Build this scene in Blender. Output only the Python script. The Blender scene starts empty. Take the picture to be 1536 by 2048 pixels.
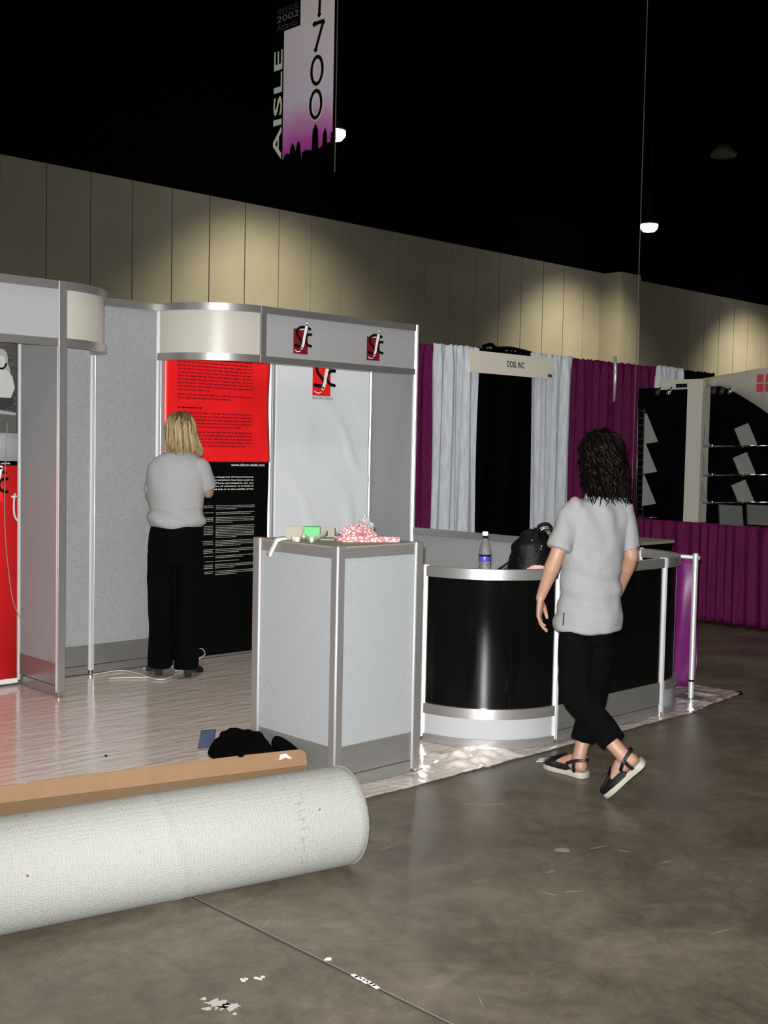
import bpy, bmesh, math, random
from mathutils import Vector, Matrix, noise
random.seed(7)
S = bpy.context.scene
COL = S.collection
PI = math.pi
R = math.radians

# ------------------------------------------------------------------ camera
CAM_H = 1.52; FPX = 2370.0
YAW = R(44.17); PITCH = R(3.15); ROLL = R(1.17)
FW = Vector((math.sin(YAW), math.cos(YAW), 0)); RT = Vector((math.cos(YAW), -math.sin(YAW), 0)); UP = Vector((0, 0, 1))
F3 = FW*math.cos(PITCH) - UP*math.sin(PITCH); U3 = FW*math.sin(PITCH) + UP*math.cos(PITCH)
IR = RT*math.cos(ROLL) + U3*math.sin(ROLL); IU = -RT*math.sin(ROLL) + U3*math.cos(ROLL)
cam = bpy.data.cameras.new('camera'); cam_o = bpy.data.objects.new('camera', cam); COL.objects.link(cam_o)
cam.sensor_fit = 'VERTICAL'; cam.sensor_height = 24.0; cam.lens = FPX/2048*24.0
cam.clip_start = 0.05; cam.clip_end = 200
M = Matrix((IR, IU, -F3)).transposed().to_4x4(); M.translation = Vector((0, 0, CAM_H)); cam_o.matrix_world = M
S.camera = cam_o

# ------------------------------------------------------------------ world, lights, exposure
S.view_settings.view_transform = 'Standard'; S.view_settings.look = 'None'
S.view_settings.exposure = 0.0; S.view_settings.gamma = 1.0; S.view_settings.use_curve_mapping = False
w = bpy.data.worlds.new('hall_air'); S.world = w; w.use_nodes = True
w.node_tree.nodes['Background'].inputs[0].default_value = (0.55, 0.52, 0.47, 1)
w.node_tree.nodes['Background'].inputs[1].default_value = 0.02

def light(name, kind, loc, energy, color=(1, 1, 1), size=0.1, target=None, **kw):
    l = bpy.data.lights.new(name, kind); o = bpy.data.objects.new(name, l); COL.objects.link(o)
    o.location = loc; l.energy = energy; l.color = color
    if kind == 'AREA': l.size = size
    else: l.shadow_soft_size = size
    for k, v in kw.items(): setattr(l, k, v)
    if target is not None:
        o.rotation_euler = (Vector(target)-Vector(loc)).to_track_quat('-Z', 'Y').to_euler()
    return o
# the camera's own flash, just above the lens
light('camera_flash', 'SPOT', Vector((0, 0, CAM_H)) + IU*0.07 - RT*0.02, 2750, (1, 0.99, 0.97), 0.02,
      target=Vector((0, 0, CAM_H)) + F3*8, spot_size=R(84), spot_blend=1.0)
# unseen area lights added overhead as hall fill, strongest above the booth floor
for x, y, e in ((3, 1.0, 80), (9, 0.5, 60), (4.2, 5.0, 120), (-3, 3, 45)):
    light('hall_fill_light', 'AREA', (x, y, 8.2), e, (1, 0.93, 0.8), 1.2, target=(x, y, 0))

# ------------------------------------------------------------------ materials
MATS = {}
def mat(name, col, rough=0.6, metal=0.0, var=0.0, vscale=5.0, bump=0.0, bscale=40.0, stretch=(1, 1, 1), coat=0.0, spec=0.5, col2=None, detail=4.0, sheen=0.0):
    m = bpy.data.materials.new(name); m.use_nodes = True; nt = m.node_tree; N = nt.nodes; L = nt.links
    b = N['Principled BSDF']
    b.inputs['Base Color'].default_value = (*col, 1); b.inputs['Roughness'].default_value = rough
    b.inputs['Metallic'].default_value = metal; b.inputs['Coat Weight'].default_value = coat
    b.inputs['Specular IOR Level'].default_value = spec; b.inputs['Sheen Weight'].default_value = sheen
    if var or bump or col2:
        tc = N.new('ShaderNodeTexCoord'); mp = N.new('ShaderNodeMapping'); mp.inputs['Scale'].default_value = stretch
        L.new(tc.outputs['Object'], mp.inputs['Vector'])
    if var or col2:
        n = N.new('ShaderNodeTexNoise'); n.inputs['Scale'].default_value = vscale; n.inputs['Detail'].default_value = detail
        L.new(mp.outputs[0], n.inputs['Vector'])
        r = N.new('ShaderNodeValToRGB'); r.color_ramp.elements[0].position = 0.32; r.color_ramp.elements[1].position = 0.68
        c2 = col2 if col2 else tuple(min(1, c*(1+var)) for c in col)
        c1 = col if col2 else tuple(c*(1-var) for c in col)
        r.color_ramp.elements[0].color = (*c1, 1); r.color_ramp.elements[1].color = (*c2, 1)
        L.new(n.outputs['Fac'], r.inputs[0]); L.new(r.outputs[0], b.inputs['Base Color'])
    if bump:
        n2 = N.new('ShaderNodeTexNoise'); n2.inputs['Scale'].default_value = bscale; n2.inputs['Detail'].default_value = 3
        L.new(mp.outputs[0], n2.inputs['Vector'])
        bp = N.new('ShaderNodeBump'); bp.inputs['Strength'].default_value = bump; bp.inputs['Distance'].default_value = 0.01
        L.new(n2.outputs['Fac'], bp.inputs['Height']); L.new(bp.outputs[0], b.inputs['Normal'])
    MATS[name] = m; return m
def emis(name, col, strength):
    m = bpy.data.materials.new(name); m.use_nodes = True; b = m.node_tree.nodes['Principled BSDF']
    b.inputs['Base Color'].default_value = (*col, 1); b.inputs['Emission Color'].default_value = (*col, 1); b.inputs['Emission Strength'].default_value = strength
    MATS[name] = m; return m

ALU = mat('brushed_aluminium', (0.42, 0.41, 0.40), 0.33, 0.75, bump=0.05, bscale=60, stretch=(1, 1, 8))
ALUP = mat('anodised_post', (0.72, 0.72, 0.74), 0.3, 0.55)
PLINTH = mat('aluminium_plinth', (0.27, 0.265, 0.255), 0.3, 0.6, var=0.06, vscale=8, stretch=(1, 1, 10))
CHROME = mat('chrome', (0.8, 0.8, 0.8), 0.12, 1.0)
FELT = mat('grey_felt_panel', (0.25, 0.262, 0.272), 0.95, var=0.16, vscale=160, bump=0.15, bscale=300)
FASC = mat('fascia_board', (0.33, 0.332, 0.345), 0.6)
CREAM = mat('cream_fascia', (0.47, 0.455, 0.40), 0.35)
RED = mat('red_print', (0.80, 0.012, 0.014), 0.38, var=0.08, vscale=5)
REDD = mat('dark_red_print', (0.17, 0.004, 0.012), 0.5)
REDT = mat('red_text', (0.22, 0.004, 0.01), 0.5)
BLK = mat('black_print', (0.0012, 0.0012, 0.0012), 0.6, spec=0.08)
INK = mat('black_ink', (0.001, 0.001, 0.001), 0.7, spec=0.2)
WHT = mat('white_ink', (0.8, 0.8, 0.78), 0.6)
GTX = mat('grey_text', (0.42, 0.42, 0.4), 0.6)
WBAN = mat('white_vinyl', (0.66, 0.70, 0.73), 0.5)
PURP = mat('purple_drape', (0.095, 0.006, 0.052), 0.7, var=0.4, vscale=30, stretch=(6, 6, .4), spec=0.1)  # stretched noise paints pleat shading into the colour as dark vertical stripes
PURS = mat('purple_satin', (0.12, 0.008, 0.10), 0.4, var=0.15, vscale=20, spec=0.3)
GREYD = mat('grey_drape', (0.50, 0.53, 0.58), 0.85, var=0.14, vscale=60, stretch=(1, 1, .1))
BLKD = mat('black_drape', (0.0012, 0.0012, 0.0014), 0.95, spec=0.03)
SIGN = mat('sign_board', (0.80, 0.76, 0.66), 0.6)
CARPETM = mat('grey_carpet', (0.60, 0.52, 0.47), 0.95, var=0.12, vscale=60)
ROLLM = mat('carpet_backing', (0.205, 0.207, 0.192), 0.95, var=0.07, vscale=150, bump=0.28, bscale=260, stretch=(1, 1, 1))
CARD = mat('cardboard', (0.175, 0.098, 0.05), 0.85, var=0.05, vscale=12)
CARDI = mat('cardboard_inside', (0.10, 0.06, 0.028), 0.9)
TAN = mat('tan_laminate', (0.20, 0.185, 0.15), 0.5)
SHIRTM = mat('heather_grey_shirt', (0.20, 0.20, 0.205), 0.95, var=0.06, vscale=140, bump=0.15, bscale=150)
SHIRTB = mat('light_grey_shirt', (0.29, 0.29, 0.295), 0.95, var=0.05, vscale=140, bump=0.15, bscale=150)
TROU = mat('black_trousers', (0.0014, 0.0014, 0.0016), 0.95, spec=0.06)
SKIN = mat('skin', (0.275, 0.155, 0.102), 0.55, var=0.05, vscale=12)
SHOE = mat('black_leather', (0.003, 0.003, 0.003), 0.32)
SOLE = mat('cream_sole', (0.30, 0.285, 0.235), 0.7)
BAGM = mat('black_nylon', (0.0016, 0.0016, 0.0018), 0.5, spec=0.12, bump=0.5, bscale=25)
GOLD = mat('brass', (0.75, 0.55, 0.3), 0.2, 1.0)
BLUE = mat('blue_folder', (0.018, 0.028, 0.06), 0.6)
GREEN = mat('green_box', (0.0, 0.27, 0.035), 0.5)
PAPER = mat('white_paper', (0.5, 0.495, 0.48), 0.7)
KRAFT = mat('manila_card', (0.22, 0.205, 0.165), 0.8)
WIRE = mat('white_cable', (0.55, 0.53, 0.45), 0.5)
WIREG = mat('tan_cable', (0.22, 0.19, 0.13), 0.6)
STEEL = mat('dark_steel', (0.03, 0.03, 0.03), 0.4, 0.5)
WALLM = mat('hall_wall_panel', (0.255, 0.232, 0.172), 0.8, var=0.07, vscale=1.2)
BLKW = mat('black_paint', (0.002, 0.002, 0.002), 1.0, spec=0.0)
LILAC = None
LAMPE = emis('lamp_glass', (1, 0.97, 0.92), 60)
DOOR = mat('grey_acrylic', (0.15, 0.15, 0.145), 0.35)
BOARD = mat('white_display_board', (0.42, 0.40, 0.35), 0.6)

# woven look of the carpet backing
_n = ROLLM.node_tree.nodes; _l = ROLLM.node_tree.links; _b = _n['Principled BSDF']
_tc = _n.new('ShaderNodeTexCoord'); _pb = None
_mp = _n.new('ShaderNodeMapping'); _mp.inputs['Rotation'].default_value = (0, 0, R(11.3)); _l.new(_tc.outputs['Object'], _mp.inputs[0])
_w1 = _n.new('ShaderNodeTexWave'); _w1.inputs['Scale'].default_value = 28; _w1.inputs['Distortion'].default_value = 5; _w1.inputs['Detail'].default_value = 3; _w1.inputs['Detail Scale'].default_value = 3
_w2 = _n.new('ShaderNodeTexWave'); _w2.bands_direction = 'Z'; _w2.inputs['Scale'].default_value = 32; _w2.inputs['Distortion'].default_value = 5; _w2.inputs['Detail'].default_value = 3; _w2.inputs['Detail Scale'].default_value = 3
_l.new(_mp.outputs[0], _w1.inputs[0]); _l.new(_mp.outputs[0], _w2.inputs[0])
_ad = _n.new('ShaderNodeMath'); _ad.operation = 'ADD'; _l.new(_w1.outputs['Fac'], _ad.inputs[0]); _l.new(_w2.outputs['Fac'], _ad.inputs[1])
_bp2 = _n.new('ShaderNodeBump'); _bp2.inputs['Strength'].default_value = 0.18; _bp2.inputs['Distance'].default_value = 0.006
_ob = [n for n in _n if n.bl_idname == 'ShaderNodeBump' and n != _bp2][0]
_l.new(_ad.outputs[0], _bp2.inputs['Height']); _l.new(_ob.outputs[0], _bp2.inputs['Normal']); _l.new(_bp2.outputs[0], _b.inputs['Normal'])
def mat_hair(name, c1, c2, c3, rough=0.42, spec=0.3):
    m = bpy.data.materials.new(name); m.use_nodes = True; nt = m.node_tree; N = nt.nodes; L = nt.links
    b = N['Principled BSDF']; b.inputs['Roughness'].default_value = rough; b.inputs['Specular IOR Level'].default_value = spec
    g = N.new('ShaderNodeNewGeometry'); r = N.new('ShaderNodeValToRGB')
    r.color_ramp.elements[0].color = (*c1, 1); r.color_ramp.elements[1].color = (*c3, 1)
    e = r.color_ramp.elements.new(0.5); e.color = (*c2, 1)
    L.new(g.outputs['Random Per Island'], r.inputs[0]); L.new(r.outputs[0], b.inputs['Base Color'])
    return m
HAIRB = mat_hair('blonde_hair', (0.09, 0.055, 0.022), (0.25, 0.175, 0.08), (0.42, 0.33, 0.18))
HAIRR = mat_hair('blonde_roots', (0.035, 0.025, 0.012), (0.07, 0.045, 0.02), (0.15, 0.10, 0.05))
HAIRD = mat_hair('dark_brown_hair', (0.0007, 0.0006, 0.0005), (0.0012, 0.0008, 0.0007), (0.004, 0.0018, 0.001), 0.42, 0.06)

# smoked acrylic
ACR = bpy.data.materials.new('smoked_acrylic'); ACR.use_nodes = True
_n = ACR.node_tree.nodes; _l = ACR.node_tree.links; _b = _n['Principled BSDF']
_b.inputs['Base Color'].default_value = (0.003, 0.003, 0.003, 1); _b.inputs['Roughness'].default_value = 0.10; _b.inputs['Specular IOR Level'].default_value = 0.5
_t = _n.new('ShaderNodeBsdfTransparent'); _t.inputs[0].default_value = (0.35, 0.35, 0.35, 1); _m = _n.new('ShaderNodeMixShader'); _m.inputs[0].default_value = 0.75
_l.new(_t.outputs[0], _m.inputs[1]); _l.new(_b.outputs[0], _m.inputs[2]); _l.new(_m.outputs[0], _n['Material Output'].inputs[0])

# clear bottle plastic
PET = bpy.data.materials.new('clear_plastic'); PET.use_nodes = True
_b = PET.node_tree.nodes['Principled BSDF']; _b.inputs['Transmission Weight'].default_value = 0.9; _b.inputs['Roughness'].default_value = 0.05; _b.inputs['IOR'].default_value = 1.2
_b.inputs['Base Color'].default_value = (0.85, 0.88, 0.9, 1)

# plastic film over the floor
FILM = bpy.data.materials.new('plastic_film'); FILM.use_nodes = True
_n = FILM.node_tree.nodes; _l = FILM.node_tree.links; _b = _n['Principled BSDF']
_b.inputs['Base Color'].default_value = (0.86, 0.77, 0.71, 1); _b.inputs['Roughness'].default_value = 0.13; _b.inputs['Coat Weight'].default_value = 1.0; _b.inputs['Coat Roughness'].default_value = 0.10; _b.inputs['Coat IOR'].default_value = 1.6; _b.inputs['Specular IOR Level'].default_value = 0.9
_tc = _n.new('ShaderNodeTexCoord'); _mp = _n.new('ShaderNodeMapping'); _mp.inputs['Rotation'].default_value = (0, 0, R(38)); _mp.inputs['Scale'].default_value = (1.6, 9, 1)
_ns = _n.new('ShaderNodeTexNoise'); _ns.inputs['Scale'].default_value = 2.2; _ns.inputs['Detail'].default_value = 5; _ns.inputs['Distortion'].default_value = 0.6
_bp = _n.new('ShaderNodeBump'); _bp.inputs['Strength'].default_value = 0.42; _bp.inputs['Distance'].default_value = 0.02
_l.new(_tc.outputs['Object'], _mp.inputs[0]); _l.new(_mp.outputs[0], _ns.inputs[0]); _l.new(_ns.outputs['Fac'], _bp.inputs['Height']); _l.new(_bp.outputs[0], _b.inputs['Normal'])
_t = _n.new('ShaderNodeBsdfTransparent'); _t.inputs[0].default_value = (0.93, 0.92, 0.9, 1); _m = _n.new('ShaderNodeMixShader'); _m.inputs[0].default_value = 0.72
_l.new(_t.outputs[0], _m.inputs[1]); _l.new(_b.outputs[0], _m.inputs[2]); _l.new(_m.outputs[0], _n['Material Output'].inputs[0])

# concrete floor
CONC = bpy.data.materials.new('polished_concrete'); CONC.use_nodes = True
_n = CONC.node_tree.nodes; _l = CONC.node_tree.links; _b = _n['Principled BSDF']
_tc = _n.new('ShaderNodeTexCoord')
_n1 = _n.new('ShaderNodeTexNoise'); _n1.inputs['Scale'].default_value = 1.5; _n1.inputs['Detail'].default_value = 12; _n1.inputs['Roughness'].default_value = 0.70; _n1.inputs['Distortion'].default_value = 0.6
_r1 = _n.new('ShaderNodeValToRGB'); _r1.color_ramp.elements[0].position = 0.33; _r1.color_ramp.elements[1].position = 0.72
_r1.color_ramp.elements[0].color = (0.050, 0.041, 0.028, 1); _r1.color_ramp.elements[1].color = (0.130, 0.112, 0.082, 1)
_n2 = _n.new('ShaderNodeTexNoise'); _n2.inputs['Scale'].default_value = 14; _n2.inputs['Detail'].default_value = 8; _n2.inputs['Roughness'].default_value = 0.7
_r2 = _n.new('ShaderNodeValToRGB'); _r2.color_ramp.elements[0].position = 0.68; _r2.color_ramp.elements[1].position = 0.78
_r2.color_ramp.elements[0].color = (0, 0, 0, 1); _r2.color_ramp.elements[1].color = (0.35, 0.35, 0.35, 1)
_mx = _n.new('ShaderNodeMixRGB'); _mx.inputs[2].default_value = (0.24, 0.22, 0.18, 1)
_l.new(_tc.outputs['Object'], _n1.inputs[0]); _l.new(_tc.outputs['Object'], _n2.inputs[0]); _l.new(_n1.outputs['Fac'], _r1.inputs[0]); _l.new(_n2.outputs['Fac'], _r2.inputs[0])
_l.new(_r2.outputs[0], _mx.inputs[0]); _l.new(_r1.outputs[0], _mx.inputs[1]); _l.new(_mx.outputs[0], _b.inputs['Base Color'])
_n3 = _n.new('ShaderNodeTexNoise'); _n3.inputs['Scale'].default_value = 7; _n3.inputs['Detail'].default_value = 12; _n3.inputs['Roughness'].default_value = 0.8; _n3.inputs['Distortion'].default_value = 1.2
_r3 = _n.new('ShaderNodeValToRGB'); _r3.color_ramp.elements[0].position = 0.3; _r3.color_ramp.elements[1].position = 0.7; _r3.color_ramp.elements[0].color = (0.66, 0.65, 0.63, 1); _r3.color_ramp.elements[1].color = (1.28, 1.27, 1.25, 1)
_m3 = _n.new('ShaderNodeMixRGB'); _m3.blend_type = 'MULTIPLY'; _m3.inputs[0].default_value = 1
_l.new(_tc.outputs['Object'], _n3.inputs[0]); _l.new(_n3.outputs['Fac'], _r3.inputs[0]); _l.new(_mx.outputs[0], _m3.inputs[1]); _l.new(_r3.outputs[0], _m3.inputs[2]); _l.new(_m3.outputs[0], _b.inputs['Base Color'])
_mr = _n.new('ShaderNodeMapRange'); _mr.inputs[3].default_value = 0.30; _mr.inputs[4].default_value = 0.55
_l.new(_n1.outputs['Fac'], _mr.inputs[0]); _l.new(_mr.outputs[0], _b.inputs['Roughness'])
_bp = _n.new('ShaderNodeBump'); _bp.inputs['Strength'].default_value = 0.12; _bp.inputs['Distance'].default_value = 0.01
_l.new(_n2.outputs['Fac'], _bp.inputs['Height']); _l.new(_bp.outputs[0], _b.inputs['Normal'])

# ------------------------------------------------------------------ mesh helpers
def V(*a): return Vector(a)
def pt(px, py, d):
    """world point seen at photo pixel (px,py) at horizontal forward distance d"""
    r = F3 + IR*((px-768)/FPX) + IU*(-(py-1024)/FPX)
    return Vector((0, 0, CAM_H)) + r*(d/r.dot(FW))
def thing(name, label, cat, loc=(0, 0, 0), group=None):
    o = bpy.data.objects.new(name, None); COL.objects.link(o); o.location = loc; o.empty_display_size = 0.1
    o['label'] = label; o['category'] = cat
    if group: o['group'] = group
    return o
def tag(o, label, cat, group=None, kind=None):
    o['label'] = label; o['category'] = cat
    if group: o['group'] = group
    if kind: o['kind'] = kind
    return o
def wloc(p):
    v = Vector((0, 0, 0))
    while p is not None: v += p.location; p = p.parent
    return v
class MB:
    def __init__(s): s.bm = bmesh.new()
    def box(s, x0, x1, y0, y1, z0, z1):
        return s.obox(V((x0+x1)/2, (y0+y1)/2, (z0+z1)/2), V((x1-x0)/2, 0, 0), V(0, (y1-y0)/2, 0), V(0, 0, (z1-z0)/2))
    def obox(s, c, a, b, d):
        c, a, b, d = Vector(c), Vector(a), Vector(b), Vector(d)
        vs = [s.bm.verts.new(c+a*i+b*j+d*k) for i in (-1, 1) for j in (-1, 1) for k in (-1, 1)]
        for f in ((0, 1, 3, 2), (4, 6, 7, 5), (0, 4, 5, 1), (2, 3, 7, 6), (0, 2, 6, 4), (1, 5, 7, 3)): s.bm.faces.new([vs[i] for i in f])
        return s
    def rings(s, rings, cap=True, closed=True):
        vr = [[s.bm.verts.new(p) for p in r] for r in rings]; n = len(vr[0])
        for a, b in zip(vr, vr[1:]):
            for i in range(n if closed else n-1):
                s.bm.faces.new((a[i], a[(i+1) % n], b[(i+1) % n], b[i]))
        if cap and closed:
            s.bm.faces.new(vr[0][::-1]); s.bm.faces.new(vr[-1])
        return s
    def prism(s, poly, z0, z1):
        return s.rings([[V(x, y, z0) for x, y in poly], [V(x, y, z1) for x, y in poly]])
    def oprism(s, o, u, v, poly, t):
        """polygon in the plane (u,v) at o, thickness vector t"""
        o, u, v, t = Vector(o), Vector(u), Vector(v), Vector(t)
        a = [o+u*x+v*y for x, y in poly]
        return s.rings([a, [p+t for p in a]])
    def tube(s, pts, rad, n=8):
        pts = [Vector(p) for p in pts]; m = len(pts)
        if not isinstance(rad, (list, tuple)): rad = [rad]*m
        rings = []; ref = None
        for i, p in enumerate(pts):
            d = (pts[min(i+1, m-1)]-pts[max(i-1, 0)])
            d = d.normalized() if d.length > 1e-9 else V(0, 0, 1)
            if ref is None: ref = d.orthogonal().normalized()
            ref = (ref-d*ref.dot(d)); ref = ref.normalized() if ref.length > 1e-6 else d.orthogonal().normalized()
            q = d.cross(ref)
            rings.append([p+(ref*math.cos(2*PI*k/n)+q*math.sin(2*PI*k/n))*rad[i] for k in range(n)])
        return s.rings(rings)
    def lathe(s, o, prof, n=24, axis=(0, 0, 1)):
        o = Vector(o); ax = Vector(axis).normalized(); u = ax.orthogonal().normalized(); v = ax.cross(u)
        return s.rings([[o+ax*h+(u*math.cos(2*PI*k/n)+v*math.sin(2*PI*k/n))*max(r, 1e-4) for k in range(n)] for r, h in prof])
    def loft(s, secs, n=20):
        """secs: (centre, halfaxis a, halfaxis b)"""
        return s.rings([[c+a*math.cos(2*PI*k/n)+b*math.sin(2*PI*k/n) for k in range(n)] for c, a, b in secs])
    def arcwall(s, cx, cy, r0, r1, a0, a1, z0, z1, n=20):
        rr = []
        for i in range(n+1):
            t = a0+(a1-a0)*i/n; c, q = math.cos(t), math.sin(t)
            rr.append([V(cx+r0*c, cy+r0*q, z0), V(cx+r1*c, cy+r1*q, z0), V(cx+r1*c, cy+r1*q, z1), V(cx+r0*c, cy+r0*q, z1)])
        return s.rings(rr)
    def build(s, name, m, parent=None, smooth=False, mods=None):
        bmesh.ops.recalc_face_normals(s.bm, faces=s.bm.faces)
        if parent is not None:
            bmesh.ops.translate(s.bm, verts=s.bm.verts, vec=-wloc(parent))
        me = bpy.data.meshes.new(name); s.bm.to_mesh(me); s.bm.free(); me.materials.append(m)
        if smooth:
            for p in me.polygons: p.use_smooth = True
        o = bpy.data.objects.new(name, me); COL.objects.link(o); o.parent = parent
        return o
def smooth_angle(o, ang=35):
    me = o.data
    for p in me.polygons: p.use_smooth = True
    bm = bmesh.new(); bm.from_mesh(me)
    for e in bm.edges:
        if len(e.link_faces) == 2 and e.calc_face_angle(0) > R(ang): e.smooth = False
    bm.to_mesh(me); bm.free()
def bevel(o, w=0.002, seg=2):
    b = o.modifiers.new('bevel', 'BEVEL'); b.width = w; b.segments = seg; b.limit_method = 'ANGLE'; return o
def struct(o): o['kind'] = 'structure'; return o
def grid(nu, nv, fn):
    """open grid from fn(u,v)->Vector"""
    b = MB(); b.rings([[fn(i/nu, j/nv) for j in range(nv+1)] for i in range(nu+1)], cap=False, closed=False); return b
def solid(o, t):
    s = o.modifiers.new('thickness', 'SOLIDIFY'); s.thickness = t; s.offset = 0; return o
_font_cache = {}
def text(name, body, o, u, v, wid, hgt, m, parent, bold=0.0, nrm=None, warp=None, label=None):
    """flat lettering fitted to a width x height box with lower left corner o"""
    cu = bpy.data.curves.new(name, 'FONT'); cu.body = body; cu.size = 1; cu.offset = bold; cu.resolution_u = 3
    tmp = bpy.data.objects.new('tmp', cu); COL.objects.link(tmp)
    dg = bpy.context.evaluated_depsgraph_get(); dg.update()
    me = bpy.data.meshes.new_from_object(tmp.evaluated_get(dg)); bpy.data.objects.remove(tmp); bpy.data.curves.remove(cu)
    xs = [q.co.x for q in me.vertices]; ys = [q.co.y for q in me.vertices]
    x0, x1, y0, y1 = min(xs), max(xs), min(ys), max(ys)
    o, u, v = Vector(o), Vector(u).normalized(), Vector(v).normalized(); off = wloc(parent) if parent else Vector((0, 0, 0))
    for q in me.vertices:
        p = o+u*((q.co.x-x0)/(x1-x0)*wid)+v*((q.co.y-y0)/(y1-y0)*hgt)
        if warp: p = p+warp(p)
        q.co = p-off
    me.name = name; me.materials.clear(); me.materials.append(m)
    ob = bpy.data.objects.new(name, me); COL.objects.link(ob); ob.parent = parent
    if label: ob['label'] = label
    return ob
def bez(pts, n=8):
    """Catmull-Rom through 2D/3D points"""
    P = [Vector(p) for p in pts]; P = [P[0]*2-P[1]]+P+[P[-1]*2-P[-2]]; out = []
    for i in range(1, len(P)-2):
        a, b, c, d = P[i-1:i+3]
        for k in range(n):
            t = k/n; out.append(0.5*((2*b)+(c-a)*t+(2*a-5*b+4*c-d)*t*t+(3*b-a-3*c+d)*t**3))
    out.append(P[-2]); return out
def stroke(b, o, u, v, t, pts, wid, smooth=True, closed=False):
    """flat brush stroke with round caps in plane (u,v); pts 2D; width may be a list (start,end)"""
    o, u, v, t = Vector(o), Vector(u), Vector(v), Vector(t)
    P = bez([(*p, 0) for p in pts]) if smooth else [Vector((*p, 0)) for p in pts]
    n = len(P); L = []; Rr = []
    for i, p in enumerate(P):
        d = (P[min(i+1, n-1)]-P[max(i-1, 0)]).normalized(); q = Vector((-d.y, d.x, 0))
        wv = wid if not isinstance(wid, tuple) else wid[0]+(wid[1]-wid[0])*i/(n-1)
        L.append((p+q*wv/2)); Rr.append((p-q*wv/2))
    rr = [[o+u*l.x+v*l.y, o+u*r.x+v*r.y, o+u*r.x+v*r.y+t, o+u*l.x+v*l.y+t] for l, r in zip(L, Rr)]
    b.rings(rr)
    if not closed:
        for e, wv in ((P[0], wid if not isinstance(wid, tuple) else wid[0]), (P[-1], wid if not isinstance(wid, tuple) else wid[1])):
            b.oprism(o, u, v, [(e.x+math.cos(k*PI/5)*wv/2, e.y+math.sin(k*PI/5)*wv/2) for k in range(10)], t)

# ------------------------------------------------------------------ hall structure
f = MB().box(-14, 62, -8, 17.6, -0.1, 0)
struct(f.build('floor', CONC))
WY = 17.6
b = MB(); x = -13.9+0.02
PW = 0.795
k0 = 9.43-30*PW
xs = k0
while xs < 60:
    if not (24.39 <= xs+PW/2 <= 25.8):
        b.box(xs+0.010, xs+PW-0.010, WY, WY+0.06, 0, 5.93)
    xs += PW
struct(b.build('wall_back', WALLM))
struct(MB().box(-14, 60, WY+0.05, WY+0.2, 0, 5.93).build('wall_back_core', STEEL))
b = MB(); b.box(24.40, 24.80, WY-0.62, WY+0.02, 0, 5.9); b.box(24.82, 25.25, WY-0.62, WY+0.02, 0, 5.9)
struct(b.build('wall_pilaster', WALLM))
struct(MB().box(-14, 62, WY+0.02, WY+0.3, 5.93, 9.2).build('trim_1', BLKW))
struct(MB().box(-14, 62, -8, WY+0.3, 9.2, 9.4).build('ceiling', BLKW))

# high-bay lamps by the back wall, each lights its own patch of wall
def hall_lamp(x, y, z, label, e, grp='round hall lamps hung near the back wall'):
    t = thing('hall_lamp', label, 'ceiling lamp', (x, y, z), grp)
    MB().lathe((x, y, z+0.03), [(0.19, 0.0), (0.2, 0.04), (0.12, 0.16), (0.05, 0.2), (0.04, 0.34), (0.01, 0.36)], 20).build('housing', STEEL, t, True)
    MB().lathe((x, y, z-0.08), [(0.03, -.05), (0.13, -0.03), (0.185, 0.03), (0.19, 0.115)], 20).build('lens', LAMPE, t, True)
    MB().tube([(x, y, z+0.38), (x, y, 9.2)], 0.01, 6).build('hanging_rod', STEEL, t)
    light('hall_lamp_beam', 'SPOT', (x, y, z-0.25), e, (1, 0.9, 0.68), 0.15, target=(x+.9, 17.6, 0.9), spot_size=R(108), spot_blend=1.0)
hall_lamp(13.24, 15, 6.70, 'bright round hall lamp glowing beside the bottom corner of the hanging aisle banner', 1150)
hall_lamp(22.55, 15, 6.50, 'bright oval hall lamp glowing alone in the dark at upper right', 1150)
hall_lamp(31.0, 15, 6.5, 'hall lamp just beyond the right edge of the picture, lighting the wall', 1300)
t = thing('unlit_lamp', 'faint unlit lamp disc high in the dark at the right edge', 'ceiling lamp', (26.6, 15.6, 8.85))
MB().lathe((26.6, 15.6, 8.85), [(0.3, 0), (0.34, 0.05), (0.2, 0.2), (0.05, 0.34)], 20).build('housing', mat('dim_housing', (0.12, 0.11, 0.08), 0.6), t, True)

# floor joint cut in the slab
b = MB(); b.box(2.264, 2.273, -6, 3.6, 0.0, 0.0015)
struct(b.build('trim_2', mat('floor_joint', (0.02, 0.018, 0.015), 0.9)))
b = MB()
b.box(2.276, 2.279, -6, 3.6, 0.0, 0.001)
struct(b.build('trim_3', mat('joint_edge', (0.13, 0.12, 0.10), 0.8)))

# ------------------------------------------------------------------ aluminium exhibition system
def post_poly(cx, cy, r=0.021):
    p = []
    for k in range(8):
        a0 = PI/8+k*PI/4; a1 = a0+PI/4
        A = V(math.cos(a0), math.sin(a0), 0)*r; B = V(math.cos(a1), math.sin(a1), 0)*r
        for s, dp in ((0.0, 1), (0.36, 1), (0.40, 0.72), (0.60, 0.72), (0.64, 1)):
            q = A.lerp(B, s)*dp; p.append((cx+q.x, cy+q.y))
    return p
def post(x, y, z0, z1, parent, r=0.021, foot=True, name='post'):
    o = MB().prism(post_poly(x, y, r), z0+(0.022 if foot else 0), z1).build(name, ALUP, parent)
    b = MB()
    if foot:
        b.lathe((x, y, z0+0.0), [(0.02, 0.0), (0.02, 0.006), (0.008, 0.008), (0.008, 0.026)], 14).build('levelling_foot', CHROME, o)
    return o
def felt(x0, x1, y0, y1, z0, z1, parent, name='wall_panel', m=None): return MB().box(x0, x1, y0, y1, z0, z1).build(name, m or FELT, parent)
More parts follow.
